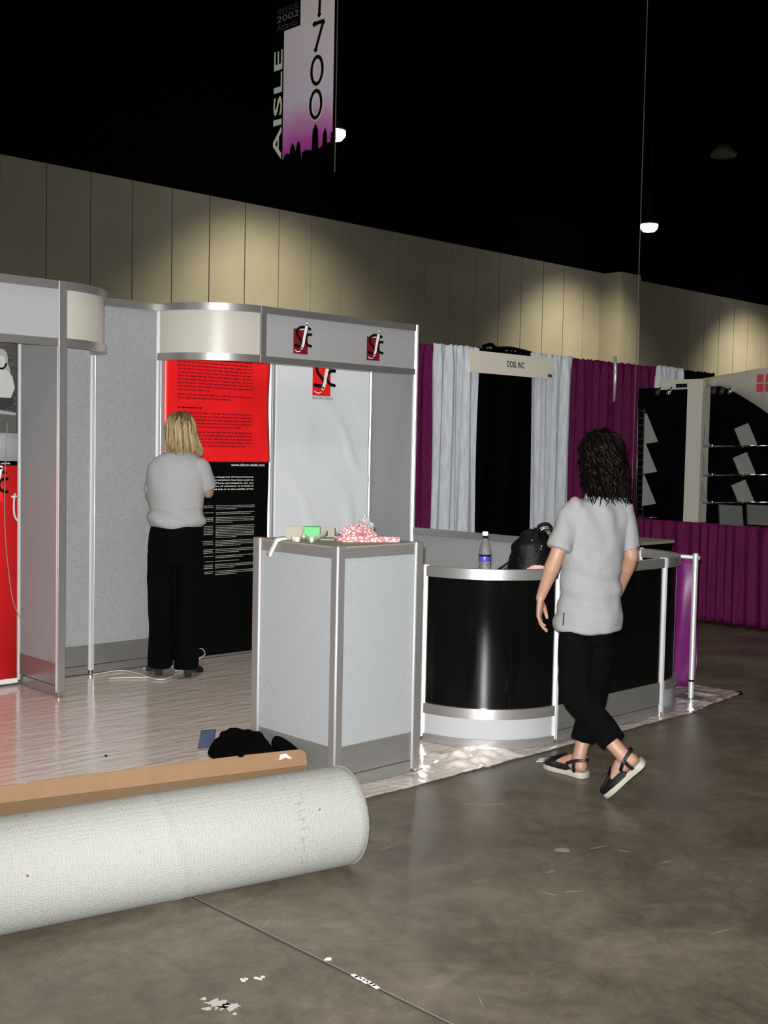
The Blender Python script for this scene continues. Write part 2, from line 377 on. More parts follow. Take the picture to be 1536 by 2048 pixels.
def base_panel(x0, x1, y0, y1, parent, h=0.2, name='base_panel'):
    """metal plinth with two shallow steps"""
    b = MB()
    b.box(x0, x1, y0, y1, 0.07, h)
    if abs(x1-x0) > abs(y1-y0): b.box(x0, x1, y0+0.003, y1-0.003, 0.012, 0.065)
    else: b.box(x0+0.003, x1-0.003, y0, y1, 0.012, 0.065)
    return bevel(b.build(name, PLINTH, parent), 0.0015, 1)
def chalk_logo(o, u, n, s, parent, redm, name='logo', warp=None, cut=None):
    """red box with black S and c strokes and a white stick of chalk; o = lower left of red box, s = height of box"""
    u = Vector(u); v = V(0, 0, 1); n = Vector(n); o = Vector(o)
    e = bpy.data.objects.new(name, None); COL.objects.link(e); e.parent = parent; e.location = Vector(o)-wloc(parent)
    wv = s*0.82
    MB().oprism(o, u*s, v*s, [(0, 0), (0.76, 0), (0.76, 1), (0, 1)], n*0.001).build('red_square', redm, e)
    b = MB(); st = lambda pts, w_, zz: stroke(b, o+n*zz, u*s, v*s, n*0.0006, pts, w_)
    st([(0.86, 1.03), (0.70, 1.08), (0.47, 1.09), (0.27, 1.03), (0.165, 0.90), (0.19, 0.75), (0.33, 0.61), (0.45, 0.50), (0.47, 0.38), (0.38, 0.31), (0.09, 0.33)], 0.112, 0.002)
    b.build('letter_s', INK, e)
    b = MB(); st = lambda pts, w_, zz: stroke(b, o+n*zz, u*s, v*s, n*0.0006, pts, w_)
    st([(0.93, 0.82), (0.78, 0.81), (0.66, 0.73), (0.615, 0.60), (0.65, 0.47), (0.76, 0.38), (0.93, 0.35)], 0.108, 0.002)
    b.build('letter_c', INK, e)
    b = MB(); stroke(b, o+n*0.003, u*s, v*s, n*0.0006, [(0.685, 1.22), (0.61, 0.90), (0.53, 0.57), (0.51, 0.43), (0.43, 0.23)], (0.135, 0.115), True)
    b.build('chalk_stick', WHT, e)
    b = MB(); stroke(b, o+n*0.003, u*s, v*s, n*0.0006, [(0.07, 0.14), (0.20, 0.08), (0.36, 0.11)], 0.035)
    b.build('chalk_mark', WHT, e)
    b = MB(); stroke(b, o+n*0.0017, u*s, v*s, n*0.0003, [(0.30, 0.975), (0.42, 0.99), (0.54, 0.98)], 0.025)
    b.build('chalk_highlight', WHT, e)
    return e

booth = thing('display_booth', 'tall grey exhibition booth with aluminium posts, curved white headers and chalk logo fascia', 'exhibition booth', (3.47, 6.3, 0.012))
YB = 6.79; YF = 6.30; XW = 6.42
ZT = 2.44; ZH = 2.065
for x, y in ((3.47, YF), (3.47, YB), (3.965, YB), (4.46, YB), (5.42, YB), (XW, YB), (XW, YF), (2.48, YB), (1.49, YB)):
    post(x, y, 0.012, ZT, booth)
# back wall panels
for x0, x1 in ((1.51, 2.46), (2.50, 3.45), (3.49, 3.945), (3.985, 4.44), (4.48, 5.40), (5.44, XW-0.02)):
    felt(x0, x1, YB-0.006, YB+0.006, 0.2, ZT-0.05, booth)
    base_panel(x0, x1, YB-0.010, YB+0.010, booth)
    bevel(MB().box(x0, x1, YB-0.016, YB+0.016, ZT-0.05, ZT).build('top_rail', ALU, booth))
# wing walls
for xw in (3.47, XW):
    felt(xw-0.006, xw+0.006, YF+0.02, YB-0.02, 0.2, ZT-0.05, booth, 'wing_panel')
    base_panel(xw-0.010, xw+0.010, YF+0.02, YB-0.02, booth)
    bevel(MB().box(xw-0.016, xw+0.016, YF+0.02, YB-0.02, ZT-0.05, ZT).build('top_rail', ALU, booth))
# straight headers
def header(x0, x1, name='header'):
    h = MB().box(x0, x1, YF-0.006, YF+0.006, ZH+0.04, ZT-0.045).build(name, FASC, booth)
    bevel(MB().box(x0, x1, YF-0.020, YF+0.020, ZT-0.048, ZT).build('header_rail', ALU, h))
    bevel(MB().box(x0, x1, YF-0.020, YF+0.020, ZH, ZH+0.045).build('header_rail', ALU, h))
    return h
hl = header(1.5, 3.45)
hr = header(4.97, XW-0.02)
bevel(MB().box(4.925, 4.972, YF-0.023, YF+0.023, ZH, ZT).build('header_upright', ALU, hr))
bevel(MB().box(3.447, 3.497, YF-0.025, YF-0.018, 0.035, ZT).build('post_cover', ALU, booth))
# curved headers
def curved(cx, cy, a0, a1):
    h = MB().arcwall(cx, cy, 0.482, 0.494, a0, a1, ZH+0.04, ZT-0.04, 28).build('curved_header', CREAM, booth); smooth_angle(h)
    for z0, z1 in ((ZT-0.048, ZT), (ZH, ZH+0.048)):
        o = MB().arcwall(cx, cy, 0.466, 0.51, a0, a1, z0, z1, 28).build('header_rail', ALU, h); smooth_angle(o)
    return h
curved(3.475, YB, -PI/2+0.05, -0.03)
curved(4.95, YB, PI+0.03, PI*1.5-0.03)
for lx, lz in ((5.217, 2.145), (5.905, 2.145)):
    chalk_logo((lx, YF-0.0075, lz), (1, 0, 0), (0, -1, 0), 0.17, hr, REDD)
# waist-high side partition running from the booth towards the counter
lowp = thing('low_partition', 'waist-high grey partition behind the water bottle, running back to the booth', 'partition', (XW, 5.2, 0.012))
post(XW, 5.19, 0.012, 0.915, lowp)
felt(XW-0.006, XW+0.006, 5.21, 6.275, 0.2, 0.865, lowp, 'partition_panel')
base_panel(XW-0.01, XW+0.01, 5.21, 6.275, lowp)
bevel(MB().box(XW-0.018, XW+0.018, 5.21, 6.275, 0.865, 0.915).build('top_rail', ALU, lowp))

# ------------------------------------------------------------------ hanging graphics
def wr_red(p):
    a = min(1, max(0, (p.x-4.9)/0.5)); z = p.z
    return V(0, -0.010*a*(0.5+0.5*math.sin(z*5.5+1.0)) - 0.003*math.sin(p.x*23+z*7)*a, 0)
def bg(x0, x1, z0, z1, y, m, name, parent, warp, nx=24, nz=60, edge=None):
    def fn(u, v):
        xx = x0+(x1-x0)*u; zz = z0+(z1-z0)*v
        if edge: xx = x0+(x1-x0+edge(zz))*u
        p = V(xx, y, zz); return p+warp(p)
    o = grid(nx, nz, fn).build(name, m, parent, True); solid(o, 0.002); return o
def greek(x0, x1, z, dz, n, y, m, name, parent, warp, last=0.6, hf=0.42, wl=0.05, lead=None):
    b = MB(); rnd = random.Random(int(z*1000)+n)
    for i in range(n):
        zz = z-i*dz; xe = x1 if i < n-1 else x0+(x1-x0)*last; xx = x0
        while xx < xe-0.004:
            ww = min(rnd.uniform(0.2, 1.0)*wl+0.006, xe-xx)
            hh = dz*hf
            p = V(xx+ww/2, y, zz-hh/2); p += warp(p)
            b.obox(p, V(ww/2, 0, 0), V(0, 0.0004, 0), V(0, 0, hh/2*rnd.uniform(.75, 1.1)))
            xx += ww+wl*0.14
    return b.build(name, m, parent)
gr = thing('hanging_graphic', 'tall red and black text graphic hanging on the wall in front of the blonde woman', 'graphic panel', (4.93, YB-0.02, 0.03))
YG = YB-0.022
bedge = lambda z: -0.028*max(0, 1-z/0.7)+0.008*math.sin(z*4)
bg(4.495, 5.395, 1.391, 2.41, YG, RED, 'red_section', gr, wr_red, edge=lambda z: 0.004*math.sin(z*6))
bg(4.495, 5.395, 0.03, 1.391, YG, BLK, 'black_section', gr, wr_red, edge=bedge)
YT = YG-0.0025
greek(4.60, 5.235, 2.38, 0.0235, 22, YT, REDT, 'red_body_text', gr, wr_red, 0.42)
greek(4.60, 5.235, 1.855, 0.024, 2, YT, REDT, 'red_body_text', gr, wr_red, 0.7)
greek(4.60, 4.80, 1.765, 0.02, 1, YT, INK, 'red_body_heading', gr, wr_red, 1.0)
greek(4.60, 5.24, 1.73, 0.0235, 5, YT, REDT, 'red_body_text', gr, wr_red, 0.85)
greek(4.60, 5.24, 1.60, 0.0235, 5, YT, REDT, 'red_body_text', gr, wr_red, 0.9)
text('web_address', 'www.silicon-chalk.com', (5.055, YT, 1.362), (1, 0, 0), (0, 0, 1), 0.295, 0.017, WHT, gr, 0.01, warp=wr_red)
for i, ln in enumerate(('interrupting and fall into the categories of inconvenience,', 'or personal note. Significant attention has been paid to', 'the class of Silicon Chalk. Those participants can use', 'and interactively regardless of whether it is held in', 'a meeting room, or on a field trip or in the middle of the')):
    text('white_paragraph', ln, (4.60, YT, 1.277-i*0.0215), (1, 0, 0), (0, 0, 1), 0.655, 0.014, WHT, gr, 0.012, warp=wr_red)
zz = 1.085; rr = random.Random(3)
for n in (3, 2, 4, 8, 4, 3, 2, 1, 3, 3):
    greek(4.93, 5.265, zz, 0.0115, n, YT, GTX, 'small_print', gr, wr_red, rr.uniform(.4, .95), 0.3, 0.022)
    greek(4.84-rr.uniform(0, .05), 4.912, zz, 0.0115, max(1, n-rr.randint(0, 2)), YT, GTX, 'small_print', gr, wr_red, 1.0, 0.3, 0.022)
    zz -= 0.0115*n+0.013

def wr_w(p):
    a = min(1, max(0, (2.0-p.z)/0.5)); q = p.x*0.8+p.z*0.55
    return V(0, -0.009*a*max(0, math.sin(q*21+noise.noise(p*3)*3)) *max(0, min(1, (p.x-5.5)/.5)) - 0.004*noise.noise(V(p.x*3, p.z*2, 1)), 0)
gw = thing('hanging_graphic', 'pale wrinkled graphic sheet with one small red chalk logo near its top', 'graphic panel', (5.92, YB-0.02, 0.03))
bg(5.45, 6.395, 0.03, 2.41, YG, WBAN, 'vinyl_sheet', gw, wr_w, nx=60, nz=110)
bevel(MB().box(5.45, 6.395, YG-0.004, YG-0.001, 0.03, 1.79).build('lower_sheet', WBAN, gw), .001) if 0 else None
chalk_logo((5.795, YG-0.009, 1.893), (1, 0, 0), (0, -1, 0), 0.235, gw, RED)
text('company_name', 'SILICON CHALK', (5.795, YG-0.009, 1.866), (1, 0, 0), (0, 0, 1), 0.21, 0.020, mat('dark_grey_ink', (.1, .1, .1), .6), gw, 0.01)

# left graphic with black and white photograph
gl = thing('hanging_graphic', 'graphic at the left edge with a black and white portrait above a red field', 'graphic panel', (3.0, YB-0.02, 0.03))
z0w = lambda p: V(0, 0, 0)
GREYP = [mat('photo_grey_%d' % i, (g, g, g), 0.5) for i, g in enumerate((0.02, 0.07, 0.15, 0.28, 0.42))]
PHB = mat('photo_brick', (0.06, 0.06, 0.06), 0.5, col2=(0.17, 0.17, 0.165), vscale=14, stretch=(1, 1, 4))
bg(2.52, 3.44, 1.557, 2.41, YG, PHB, 'photo_background', gl, z0w, 2, 2)
bg(2.52, 3.44, 1.387, 1.557, YG, mat('pale_strip', (0.5, 0.53, 0.55), 0.5), 'pale_strip', gl, z0w, 2, 2)
bg(2.52, 3.44, 1.360, 1.387, YG, BLK, 'black_strip', gl, z0w, 2, 2)
bg(2.52, 3.44, 0.05, 1.360, YG, RED, 'red_section', gl, z0w, 2, 2)
text('web_address', 'www.silicon-chalk.com', (3.09, YT, 1.367), (1, 0, 0), (0, 0, 1), 0.30, 0.013, WHT, gl, 0.01)
def ell(cx, cz, rx, rz, rot=0, n=24):
    return [(cx+rx*math.cos(2*PI*k/n)*math.cos(rot)-rz*math.sin(2*PI*k/n)*math.sin(rot), cz+rx*math.cos(2*PI*k/n)*math.sin(rot)+rz*math.sin(2*PI*k/n)*math.cos(rot)) for k in range(n)]
def flat(name, polys, m, lay):
    b = MB()
    for p in polys: b.oprism((0, YG-0.0012-lay*0.0004, 0), (1, 0, 0), (0, 0, 1), p, (0, -0.0003, 0))
    return b.build(name, m, gl)
flat('photo_ground', [[(2.53, 1.56), (3.43, 1.56), (3.43, 1.66), (3.3, 1.70), (2.53, 1.76)]], GREYP[1], 0)
flat('photo_step', [[(2.9, 1.70), (3.43, 1.665), (3.43, 1.68), (2.9, 1.75)]], GREYP[3], 1)
flat('photo_trousers', [ell(3.33, 1.75, 0.085, 0.05)], GREYP[0], 2)
flat('photo_hair', [ell(3.335, 2.0, 0.04, 0.062), ell(3.355, 1.93, 0.035, 0.05)], GREYP[3], 2)
flat('photo_jumper', [[(3.28, 1.77), (3.395, 1.77), (3.42, 1.83), (3.405, 1.90), (3.37, 1.935), (3.30, 1.94), (3.26, 1.88)]], GREYP[4], 3)
flat('photo_face', [ell(3.333, 1.985, 0.026, 0.036)], GREYP[4], 4)
flat('photo_features', [ell(3.324, 1.992, 0.004, 0.002), ell(3.343, 1.992, 0.004, 0.002), ell(3.334, 1.966, 0.005, 0.0015), ell(3.334, 1.979, 0.002, 0.006)], GREYP[3], 5)
flat('photo_book', [[(3.25, 1.79), (3.31, 1.79), (3.315, 1.86), (3.25, 1.86)]], GREYP[0], 5)
e = chalk_logo((3.215, YG-0.002, 1.14), (1, 0, 0), (0, -1, 0), 0.17, gl, RED)
bevel(MB().box(2.5, 3.445, YB-0.03, YB-0.018, 0.02, 0.05).build('bottom_rail', mat('white_rail', (0.6, 0.6, 0.58), .5), gl))

# ------------------------------------------------------------------ grey pedestal
PX0, PX1, PY0, PY1, PZ = 3.43, 3.92, 3.81, 4.36, 1.075
ped = thing('pedestal', 'tall grey fabric-sided display pedestal with aluminium frame, box and tissue on top', 'pedestal', (PX0, PY0, 0.006))
for x, y in ((PX0, PY0), (PX1, PY0), (PX0, PY1), (PX1, PY1)):
    po = bevel(MB().box(x-.022, x+.022, y-.022, y+.022, 0.028, PZ+0.012).build('post', ALU, ped), .004)
    MB().lathe((x, y, .006), [(0.018, 0.0), (0.018, 0.006), (0.008, 0.008), (0.008, 0.026)], 14).build('levelling_foot', CHROME, po)
    bx_ = (x-.020, y-.020) if (x, y) == (PX0, PY0) else ((x-.024, y-.016) if x == PX1 else (x-.016, y-.024))
    MB().tube([(*bx_, .03), (*bx_, PZ+.010)], .006, 10).build('edge_bead', ALUP, po, True)
for (x0, x1, y) in ((PX0+0.018, PX1-0.018, PY0), (PX0+0.018, PX1-0.018, PY1)):
    felt(x0, x1, y-0.006, y+0.006, 0.2, PZ-0.045, ped, 'side_panel')
    base_panel(x0, x1, y-0.012, y+0.012, ped)
    bevel(MB().box(x0, x1, y-0.015, y+0.015, PZ-0.045, PZ).build('top_rail', ALU, ped))
for x in (PX0, PX1):
    felt(x-0.006, x+0.006, PY0+0.018, PY1-0.018, 0.2, PZ-0.045, ped, 'side_panel')
    base_panel(x-0.012, x+0.012, PY0+0.018, PY1-0.018, ped)
    bevel(MB().box(x-0.015, x+0.015, PY0+0.018, PY1-0.018, PZ-0.045, PZ).build('top_rail', ALU, ped))
bevel(MB().box(PX0-0.012, PX1+0.012, PY0-0.012, PY1+0.012, PZ, PZ+0.008).build('tabletop', TAN, ped), 0.002)
PT = PZ+0.008

# things on the pedestal
def on_top(px, py, z):
    r = F3 + IR*((px-768)/FPX) + IU*(-(py-1024)/FPX); return Vector((0, 0, CAM_H)) + r*((z-CAM_H)/r.z)
c = thing('open_carton', 'small open manila carton at the left end of the pedestal top', 'box', (3.52, 4.22, PT))
b = MB(); ox, oy = 3.52, 4.22
ax = V(0.72, -0.69, 0); ay = V(0.69, 0.72, 0)
def lb(mb, cx, cy, hx, hy, z0, z1): mb.obox(V(ox, oy, 0)+ax*cx+ay*cy+V(0, 0, (z0+z1)/2), ax*hx, ay*hy, V(0, 0, (z1-z0)/2))
lb(b, 0.075, 0.05, 0.115, 0.06, PT, PT+0.006); lb(b, 0.075, 0.108, 0.115, 0.0015, PT, PT+0.055); lb(b, 0.188, 0.05, 0.0015, 0.06, PT, PT+0.05)
b.build('tray', KRAFT, c)
b = MB(); lb(b, -0.002, -0.008, 0.040, 0.0015, PT, PT+0.06); b.build('front_flap', mat('pale_flap', (0.26, 0.235, 0.195), .8), c)
gb = MB(); lb(gb, 0.085, -0.01, 0.038, 0.02, PT+0.002, PT+0.062)
tag(bevel(gb.build('green_box', GREEN), 0.002), 'small bright green box standing beside the manila carton on the pedestal', 'box')
def ribbon(pts, wv, name, m, label, cat, parent=None, up=V(0, 0, 1), seg=6):
    P = bez(pts, seg); b = MB(); rr = []
    for i, p in enumerate(P):
        a = wv*0.5
        sd = up if isinstance(up, Vector) else up(i/(len(P)-1))
        d = (P[min(i+1, len(P)-1)]-P[max(i-1, 0)]).normalized(); nn = d.cross(sd).normalized()*0.0008
        rr.append([p-sd*a-nn, p+sd*a-nn, p+sd*a+nn, p-sd*a+nn])
    o = b.rings(rr).build(name, m, parent, True)
    if label: tag(o, label, cat)
    return o
# white ribbon trailing over the front-left edge
A = [on_top(655, 1066, PT+0.03), on_top(635, 1076, PT+0.02), on_top(622, 1080, PT+0.018), on_top(608, 1073, PT+0.02), on_top(598, 1079, PT+0.016), on_top(583, 1077, PT+0.018)]
ribbon(A, 0.022, 'paper_ribbon', PAPER, 'thin white paper strip snaking in front of the green box on the pedestal', 'ribbon', up=V(0, 0, 1))
B = [V(PX0+0.02, 4.19, PT+0.012), V(PX0-0.020, 4.205, PT+0.004), V(PX0-0.028, 4.225, PT-0.03), V(PX0-0.03, 4.255, PT-0.075)]
ribbon(B, 0.03, 'paper_strip', PAPER, 'white paper strip hanging over the left edge of the pedestal', 'ribbon', up=V(0, 0.75, 0.35).normalized())
# crumpled patterned tissue
PINK = bpy.data.materials.new('pink_pattern_tissue'); PINK.use_nodes = True
_n = PINK.node_tree.nodes; _l = PINK.node_tree.links; _b = _n['Principled BSDF']; _b.inputs['Roughness'].default_value = 0.7
_tc = _n.new('ShaderNodeTexCoord'); _vo = _n.new('ShaderNodeTexVoronoi'); _vo.inputs['Scale'].default_value = 85; _r = _n.new('ShaderNodeValToRGB')
_r.color_ramp.elements[0].position = 0.40; _r.color_ramp.elements[0].color = (0.50, 0.47, 0.465, 1); _r.color_ramp.elements[1].position = 0.5; _r.color_ramp.elements[1].color = (0.36, 0.12, 0.125, 1)
_l.new(_tc.outputs['Object'], _vo.inputs[0]); _l.new(_vo.outputs['Distance'], _r.inputs[0]); _l.new(_r.outputs[0], _b.inputs['Base Color'])
def lump(c, a, b_, h, seed, amp=0.25, n=40, m=18, freq=3.0, floor=0.0):
    """crumpled mound on a flat surface"""
    mb = MB(); c = Vector(c); rr = []
    for j in range(m+1):
        ph = (j/m)*PI*0.5; ring = []
        for i in range(n):
            th = 2*PI*i/n; d = V(math.cos(th)*math.cos(ph), math.sin(th)*math.cos(ph), math.sin(ph))
            k = 1+amp*noise.noise(d*freq+V(seed, 0, 0))+amp*0.5*noise.noise(d*freq*2.7+V(0, seed, 0))
            p = c+a*d.x*k+b_*d.y*k+V(0, 0, h*d.z*k+floor); ring.append(p)
        rr.append(ring)
    mb.rings(rr); return mb
tp = on_top(714, 1082, PT)
o = lump(tp+V(.02, .02, 0), RT*0.078, FW*0.06, 0.065, 3, 0.5, 60, 24, 4).build('crumpled_tissue', PINK)
tag(o, 'crumpled heap of pink and white patterned tissue on the pedestal', 'tissue paper')
o = lump(on_top(728, 1072, PT)+V(0, 0, 0), RT*0.045, FW*0.03, 0.085, 9, 0.5, 40, 20, 3).build('plastic_wrap', mat('milky_wrap', (0.27, 0.26, 0.255), 0.3))
tag(o, 'milky crumpled plastic wrap peaking above the patterned tissue', 'plastic wrap')
b = MB(); s0 = on_top(684, 1084, PT); s1 = on_top(799, 1084, PT)
mid = (s0+s1)/2; d = (s1-s0)/2; b.obox(V(mid.x, mid.y, PT+0.012), V(d.x, d.y, 0), FW*0.003, V(0, 0, 0.012))
tag(b.build('patterned_strip', PINK), 'long strip of pink and white patterned paper along the pedestal front edge', 'paper strip')

# ------------------------------------------------------------------ curved counter
cn = thing('curved_counter', 'curved reception counter with smoked black panels between aluminium posts', 'counter', (4.88, 3.73, 0.006))
CX0, CX1, CY, CR = 4.88, 5.87, 4.21, 0.48
CT = 0.915
for x, y in ((CX0-CR, CY), (CX0, CY-CR), (CX1, CY-CR), (CX1+CR, CY)):
    post(x, y, 0.006, CT+0.004, cn)
for cx, a0, a1 in ((CX0, PI+0.04, PI*1.5-0.04), (CX1, PI*1.5+0.04, 2*PI-0.04)):
    for nm, r0, r1, z0, z1, m in (('top_rail', -.020, .020, CT-0.053, CT, ALU), ('smoked_panel', -.003, .003, 0.203, CT-0.05, ACR), ('lower_rail', -.020, .020, 0.153, 0.205, ALU),
                                  ('curved_base_panel', -.004, .004, 0.045, 0.155, FASC), ('bottom_rail', -.020, .020, 0.008, 0.048, ALU)):
        o = MB().arcwall(cx, CY, CR+r0, CR+r1, a0, a1, z0, z1, 30).build(nm, m, cn); smooth_angle(o)
Y0 = CY-CR
bevel(MB().box(CX0+.02, CX1-.02, Y0-.018, Y0+.018, CT-0.053, CT).build('top_rail', ALU, cn))
MB().box(CX0+.02, CX1-.02, Y0-.003, Y0+.003, 0.2, CT-0.05).build('smoked_panel', ACR, cn)
base_panel(CX0+.02, CX1-.02, Y0-.012, Y0+.012, cn)
# black shelf set just under the rail, over the left half
def shelf_poly(r=0.455, x1=5.4):
    P = [(CX0+r*math.cos(a), CY+r*math.sin(a)) for a in [PI+(PI/2)*k/12 for k in range(13)]]
    return P+[(x1, Y0+.022), (x1, CY+0.02)]
MB().prism([(x, y) for x, y in shelf_poly()], 0.842, 0.857).build('shelf', BLK, cn)
MB().prism([(5.41, Y0+.022), (CX1, Y0+.022)]+[(CX1+.455*math.cos(a), CY+.455*math.sin(a)) for a in [-PI/2+(PI/2)*k/12 for k in range(13)]]+[(5.41, CY)], 0.50, 0.515).build('shelf', BLK, cn)

# water bottle
bx, by = pt(969, 1130, 6.22).xy
bt = thing('water_bottle', 'small clear water bottle with white cap standing on the counter', 'bottle', (bx, by, 0.857))
o = MB().lathe((bx, by, 0.857), [(0.02, 0), (0.031, 0.004), (0.031, 0.05), (0.0285, 0.06), (0.031, 0.07), (0.031, 0.13), (0.029, 0.145), (0.019, 0.175), (0.0125, 0.195), (0.0125, 0.207)], 28).build('bottle_body', PET, bt, True)
MB().lathe((bx, by, 0.857), [(0.0315, 0.072), (0.0318, 0.073), (0.0318, 0.098), (0.0315, 0.099)], 28).build('label', mat('blue_label', (0.05, 0.05, 0.35), .4), bt, True)
MB().lathe((bx, by, 0.857), [(0.0317, 0.099), (0.0318, 0.1), (0.0318, 0.106), (0.0315, 0.107)], 28).build('label_band', BLK, bt, True)
MB().lathe((bx, by, 0.857), [(0.013, 0.193), (0.0132, 0.2), (0.0132, 0.205), (0.012, 0.206)], 20).build('neck_ring', BLK, bt, True)
MB().lathe((bx, by, 0.857), [(0.0145, 0.207), (0.0155, 0.209), (0.0155, 0.226), (0.013, 0.229)], 24).build('cap', WHT, bt, True)

# black bag on the counter
bc = pt(1066, 1130, 6.38); bc.z = 0.857
bag = thing('backpack', 'black backpack with gold buckles slumped on the counter behind the rail', 'bag', bc)
mb = MB(); rr = []
for j in range(17):
    t = j/16; hgt = 0.235*t; wv = 0.135*(1-0.25*t-0.45*max(0, t-.6)**1.2*2.2); dp = 0.09*(1-0.35*t-.35*max(0, t-.7)*3)
    if t > .97: wv *= .5; dp *= .5
    rr.append([bc+RT*(math.cos(a)*wv*(1+.16*noise.noise(V(math.cos(a)*2, math.sin(a)*2, t*4))) + 0.0)+FW*math.sin(a)*dp+V(0, 0, hgt+0.02*noise.noise(V(math.cos(a)*3, t*3, 5))*t) for a in [2*PI*k/36 for k in range(36)]])
mb.rings(rr).build('bag_body', BAGM, bag, True)
mb = MB(); mb.tube(bez([bc+RT*.01+V(0, 0, .2)-FW*.04, bc+RT*.025+V(0, 0, .255)-FW*.03, bc+RT*.075+V(0, 0, .262)-FW*.03, bc+RT*.11+V(0, 0, .20)-FW*.03]), 0.010, 8); mb.build('handle', BAGM, bag, True)
mb = MB(); mb.tube(bez([bc+RT*.03+V(0, 0, .232)-FW*.045, bc+RT*.05+V(0, 0, .244)-FW*.045, bc+RT*.075+V(0, 0, .24)-FW*.045]), 0.005, 8); mb.build('buckle', GOLD, bag, True)
mb = MB(); mb.lathe(bc+RT*.033+V(0, 0, .15)-FW*.082, [(0.008, 0), (0.010, .004), (0.005, .009)], 12, FW*-1); mb.obox(bc+RT*.03+V(0, 0, .135)-FW*.085, RT*.004, FW*.003, V(0, 0, .013)); mb.build('buckle', GOLD, bag, True)
mb = MB(); mb.lathe(bc-RT*.018+V(0, 0, .18)-FW*.07, [(0.005, 0), (0.006, .004), (0.003, .007)], 12, FW*-1); mb.build('buckle', CHROME, bag, True)
ribbon([bc-RT*.06+V(0, 0, .16)-FW*.02, bc-RT*.10+V(0, 0, .10)-FW*.05, bc-RT*.15+V(0, 0, .05)-FW*.06, bc-RT*.21+V(0, 0, .003)-FW*.05], 0.03, 'strap', BAGM, None, None, bag, up=(V(0, 0, 1)+RT*.5).normalized())
mb = lump(pt(1075, 1139, 6.2)*1.0+V(0, 0, -0.0), RT*0.05, FW*0.02, 0.022, 5, .3, 24, 8); o = mb.build('napkin', mat('peach_paper', (0.55, 0.33, 0.28), .8)); tag(o, 'peach coloured crumpled napkin in front of the backpack', 'napkin')

# ------------------------------------------------------------------ purple side drape on a low pipe
SX = 6.50
sd = thing('side_drape', 'bright purple waist-high side drape hanging from a rail past the counter end', 'drape', (SX, 4.5, 0.0))
def sfn(u, v):
    y = 3.90+1.6*u; z = 0.05+0.82*v
    return V(SX+0.03*math.sin(u*42+2.6*math.sin(v*2.5))+0.02*math.sin(u*17+v*6), y, z)
solid(grid(120, 20, sfn).build('cloth', PURS, sd, True), 0.002)
MB().tube([(SX-.03, 3.86, 0.875), (SX, 5.6, 0.875)], 0.012, 10).build('rail', ALUP, sd, True)
pp = thing('rail_post', 'slim bright upright post beside the purple side drape', 'post', (6.43, 3.865, 0))
MB().tube([(6.43, 3.865, 0.125), (6.43, 3.865, 0.905)], 0.0175, 14).build('upper_pole', ALUP, pp)
MB().tube([(6.43, 3.865, 0.11), (6.43, 3.865, 0.127)], 0.016, 14).build('joint', BLK, pp)
MB().tube([(6.43, 3.865, 0.012), (6.43, 3.865, 0.112)], 0.0175, 14).build('lower_pole', ALUP, pp)
MB().box(6.36, 6.50, 3.80, 3.96, 0.004, 0.012).build('base_plate', mat('grey_plate', (.1, .1, .11), .5), pp)

# black counter with tan top in the neighbouring space
nb = thing('black_table', 'black table with a tan top standing behind the purple side drape', 'table', (6.85, 4.7, 0))
MB().box(6.6, 7.04, 4.42, 5.2, 0.0, 0.905).build('skirt', BLK, nb)
bevel(MB().box(6.59, 7.05, 4.40, 5.21, 0.905, 0.925).build('tabletop', TAN, nb))

# ------------------------------------------------------------------ back drapes at the neighbouring booth
DY = 7.2
def drape(x0, x1, z1, m, label, seed, y=DY, z0=0.05, amp=0.035, fr=34, dens=90, edge=0.0):
    n = max(20, int((x1-x0)*dens))
    def fn(u, v):
        x = x0+(x1-x0)*u; z = z0+(z1-z0)*v
        pinch = 1-0.6*max(0, v-.93)/.07
        ph = x*fr+3*noise.noise(V(x*1.7, seed, v*0.6))
        dy = amp*math.sin(ph)*pinch+0.4*amp*math.sin(x*fr*2.3+seed)+0.012*noise.noise(V(x*22, z*30, seed))*(1 if v > .93 else 0)
        xx = x+edge*(math.sin(v*3+seed))*(u-.5)*2
        return V(xx, y+dy, z+(0.006*math.sin(x*90+seed) if v > .99 else 0))
    o = grid(n, 40, fn).build('drape', m, None, True); solid(o, 0.003)
    tag(o, label, 'drape'); return o
drape(6.6, 7.60, 2.42, PURP, 'dark purple drape hanging between the tall booth and the first grey drape', 1)
drape(7.47, 8.06, 2.425, GREYD, 'pale grey pleated drape left of the black drape, reaching under the sign', 2, y=DY-.09, edge=.02)
drape(8.11, 8.93, 2.44, BLKD, 'plain black drape hanging behind the white name sign', 3, fr=16, amp=.02)
drape(8.80, 9.46, 2.435, GREYD, 'pale grey pleated drape right of the black drape, behind the dark-haired woman', 4, y=DY-.09, edge=.02)
drape(9.52, 11.12, 2.44, PURP, 'wide dark purple drape behind the dark-haired woman\'s head', 5)
drape(10.94, 11.42, 2.445, GREYD, 'short pale grey drape above the track lights at the right', 6, y=DY-.09, z0=0.3)
drape(11.52, 12.25, 2.44, BLKD, 'black drape peeking out behind the white column of the rack', 7, fr=16, amp=.02)
drape(12.2, 16.0, 2.40, BLKD, 'black drape spreading behind the literature racks to the right edge', 8, fr=16, amp=.02)
rl = thing('drape_rail', 'horizontal pipe carrying the row of purple, grey and black drapes', 'drape rail', (9, DY+.045, 0))
MB().tube([(6.6, DY+.09, 2.40), (16, DY+.09, 2.40)], 0.018, 10).build('crossbar', ALUP, rl, True)
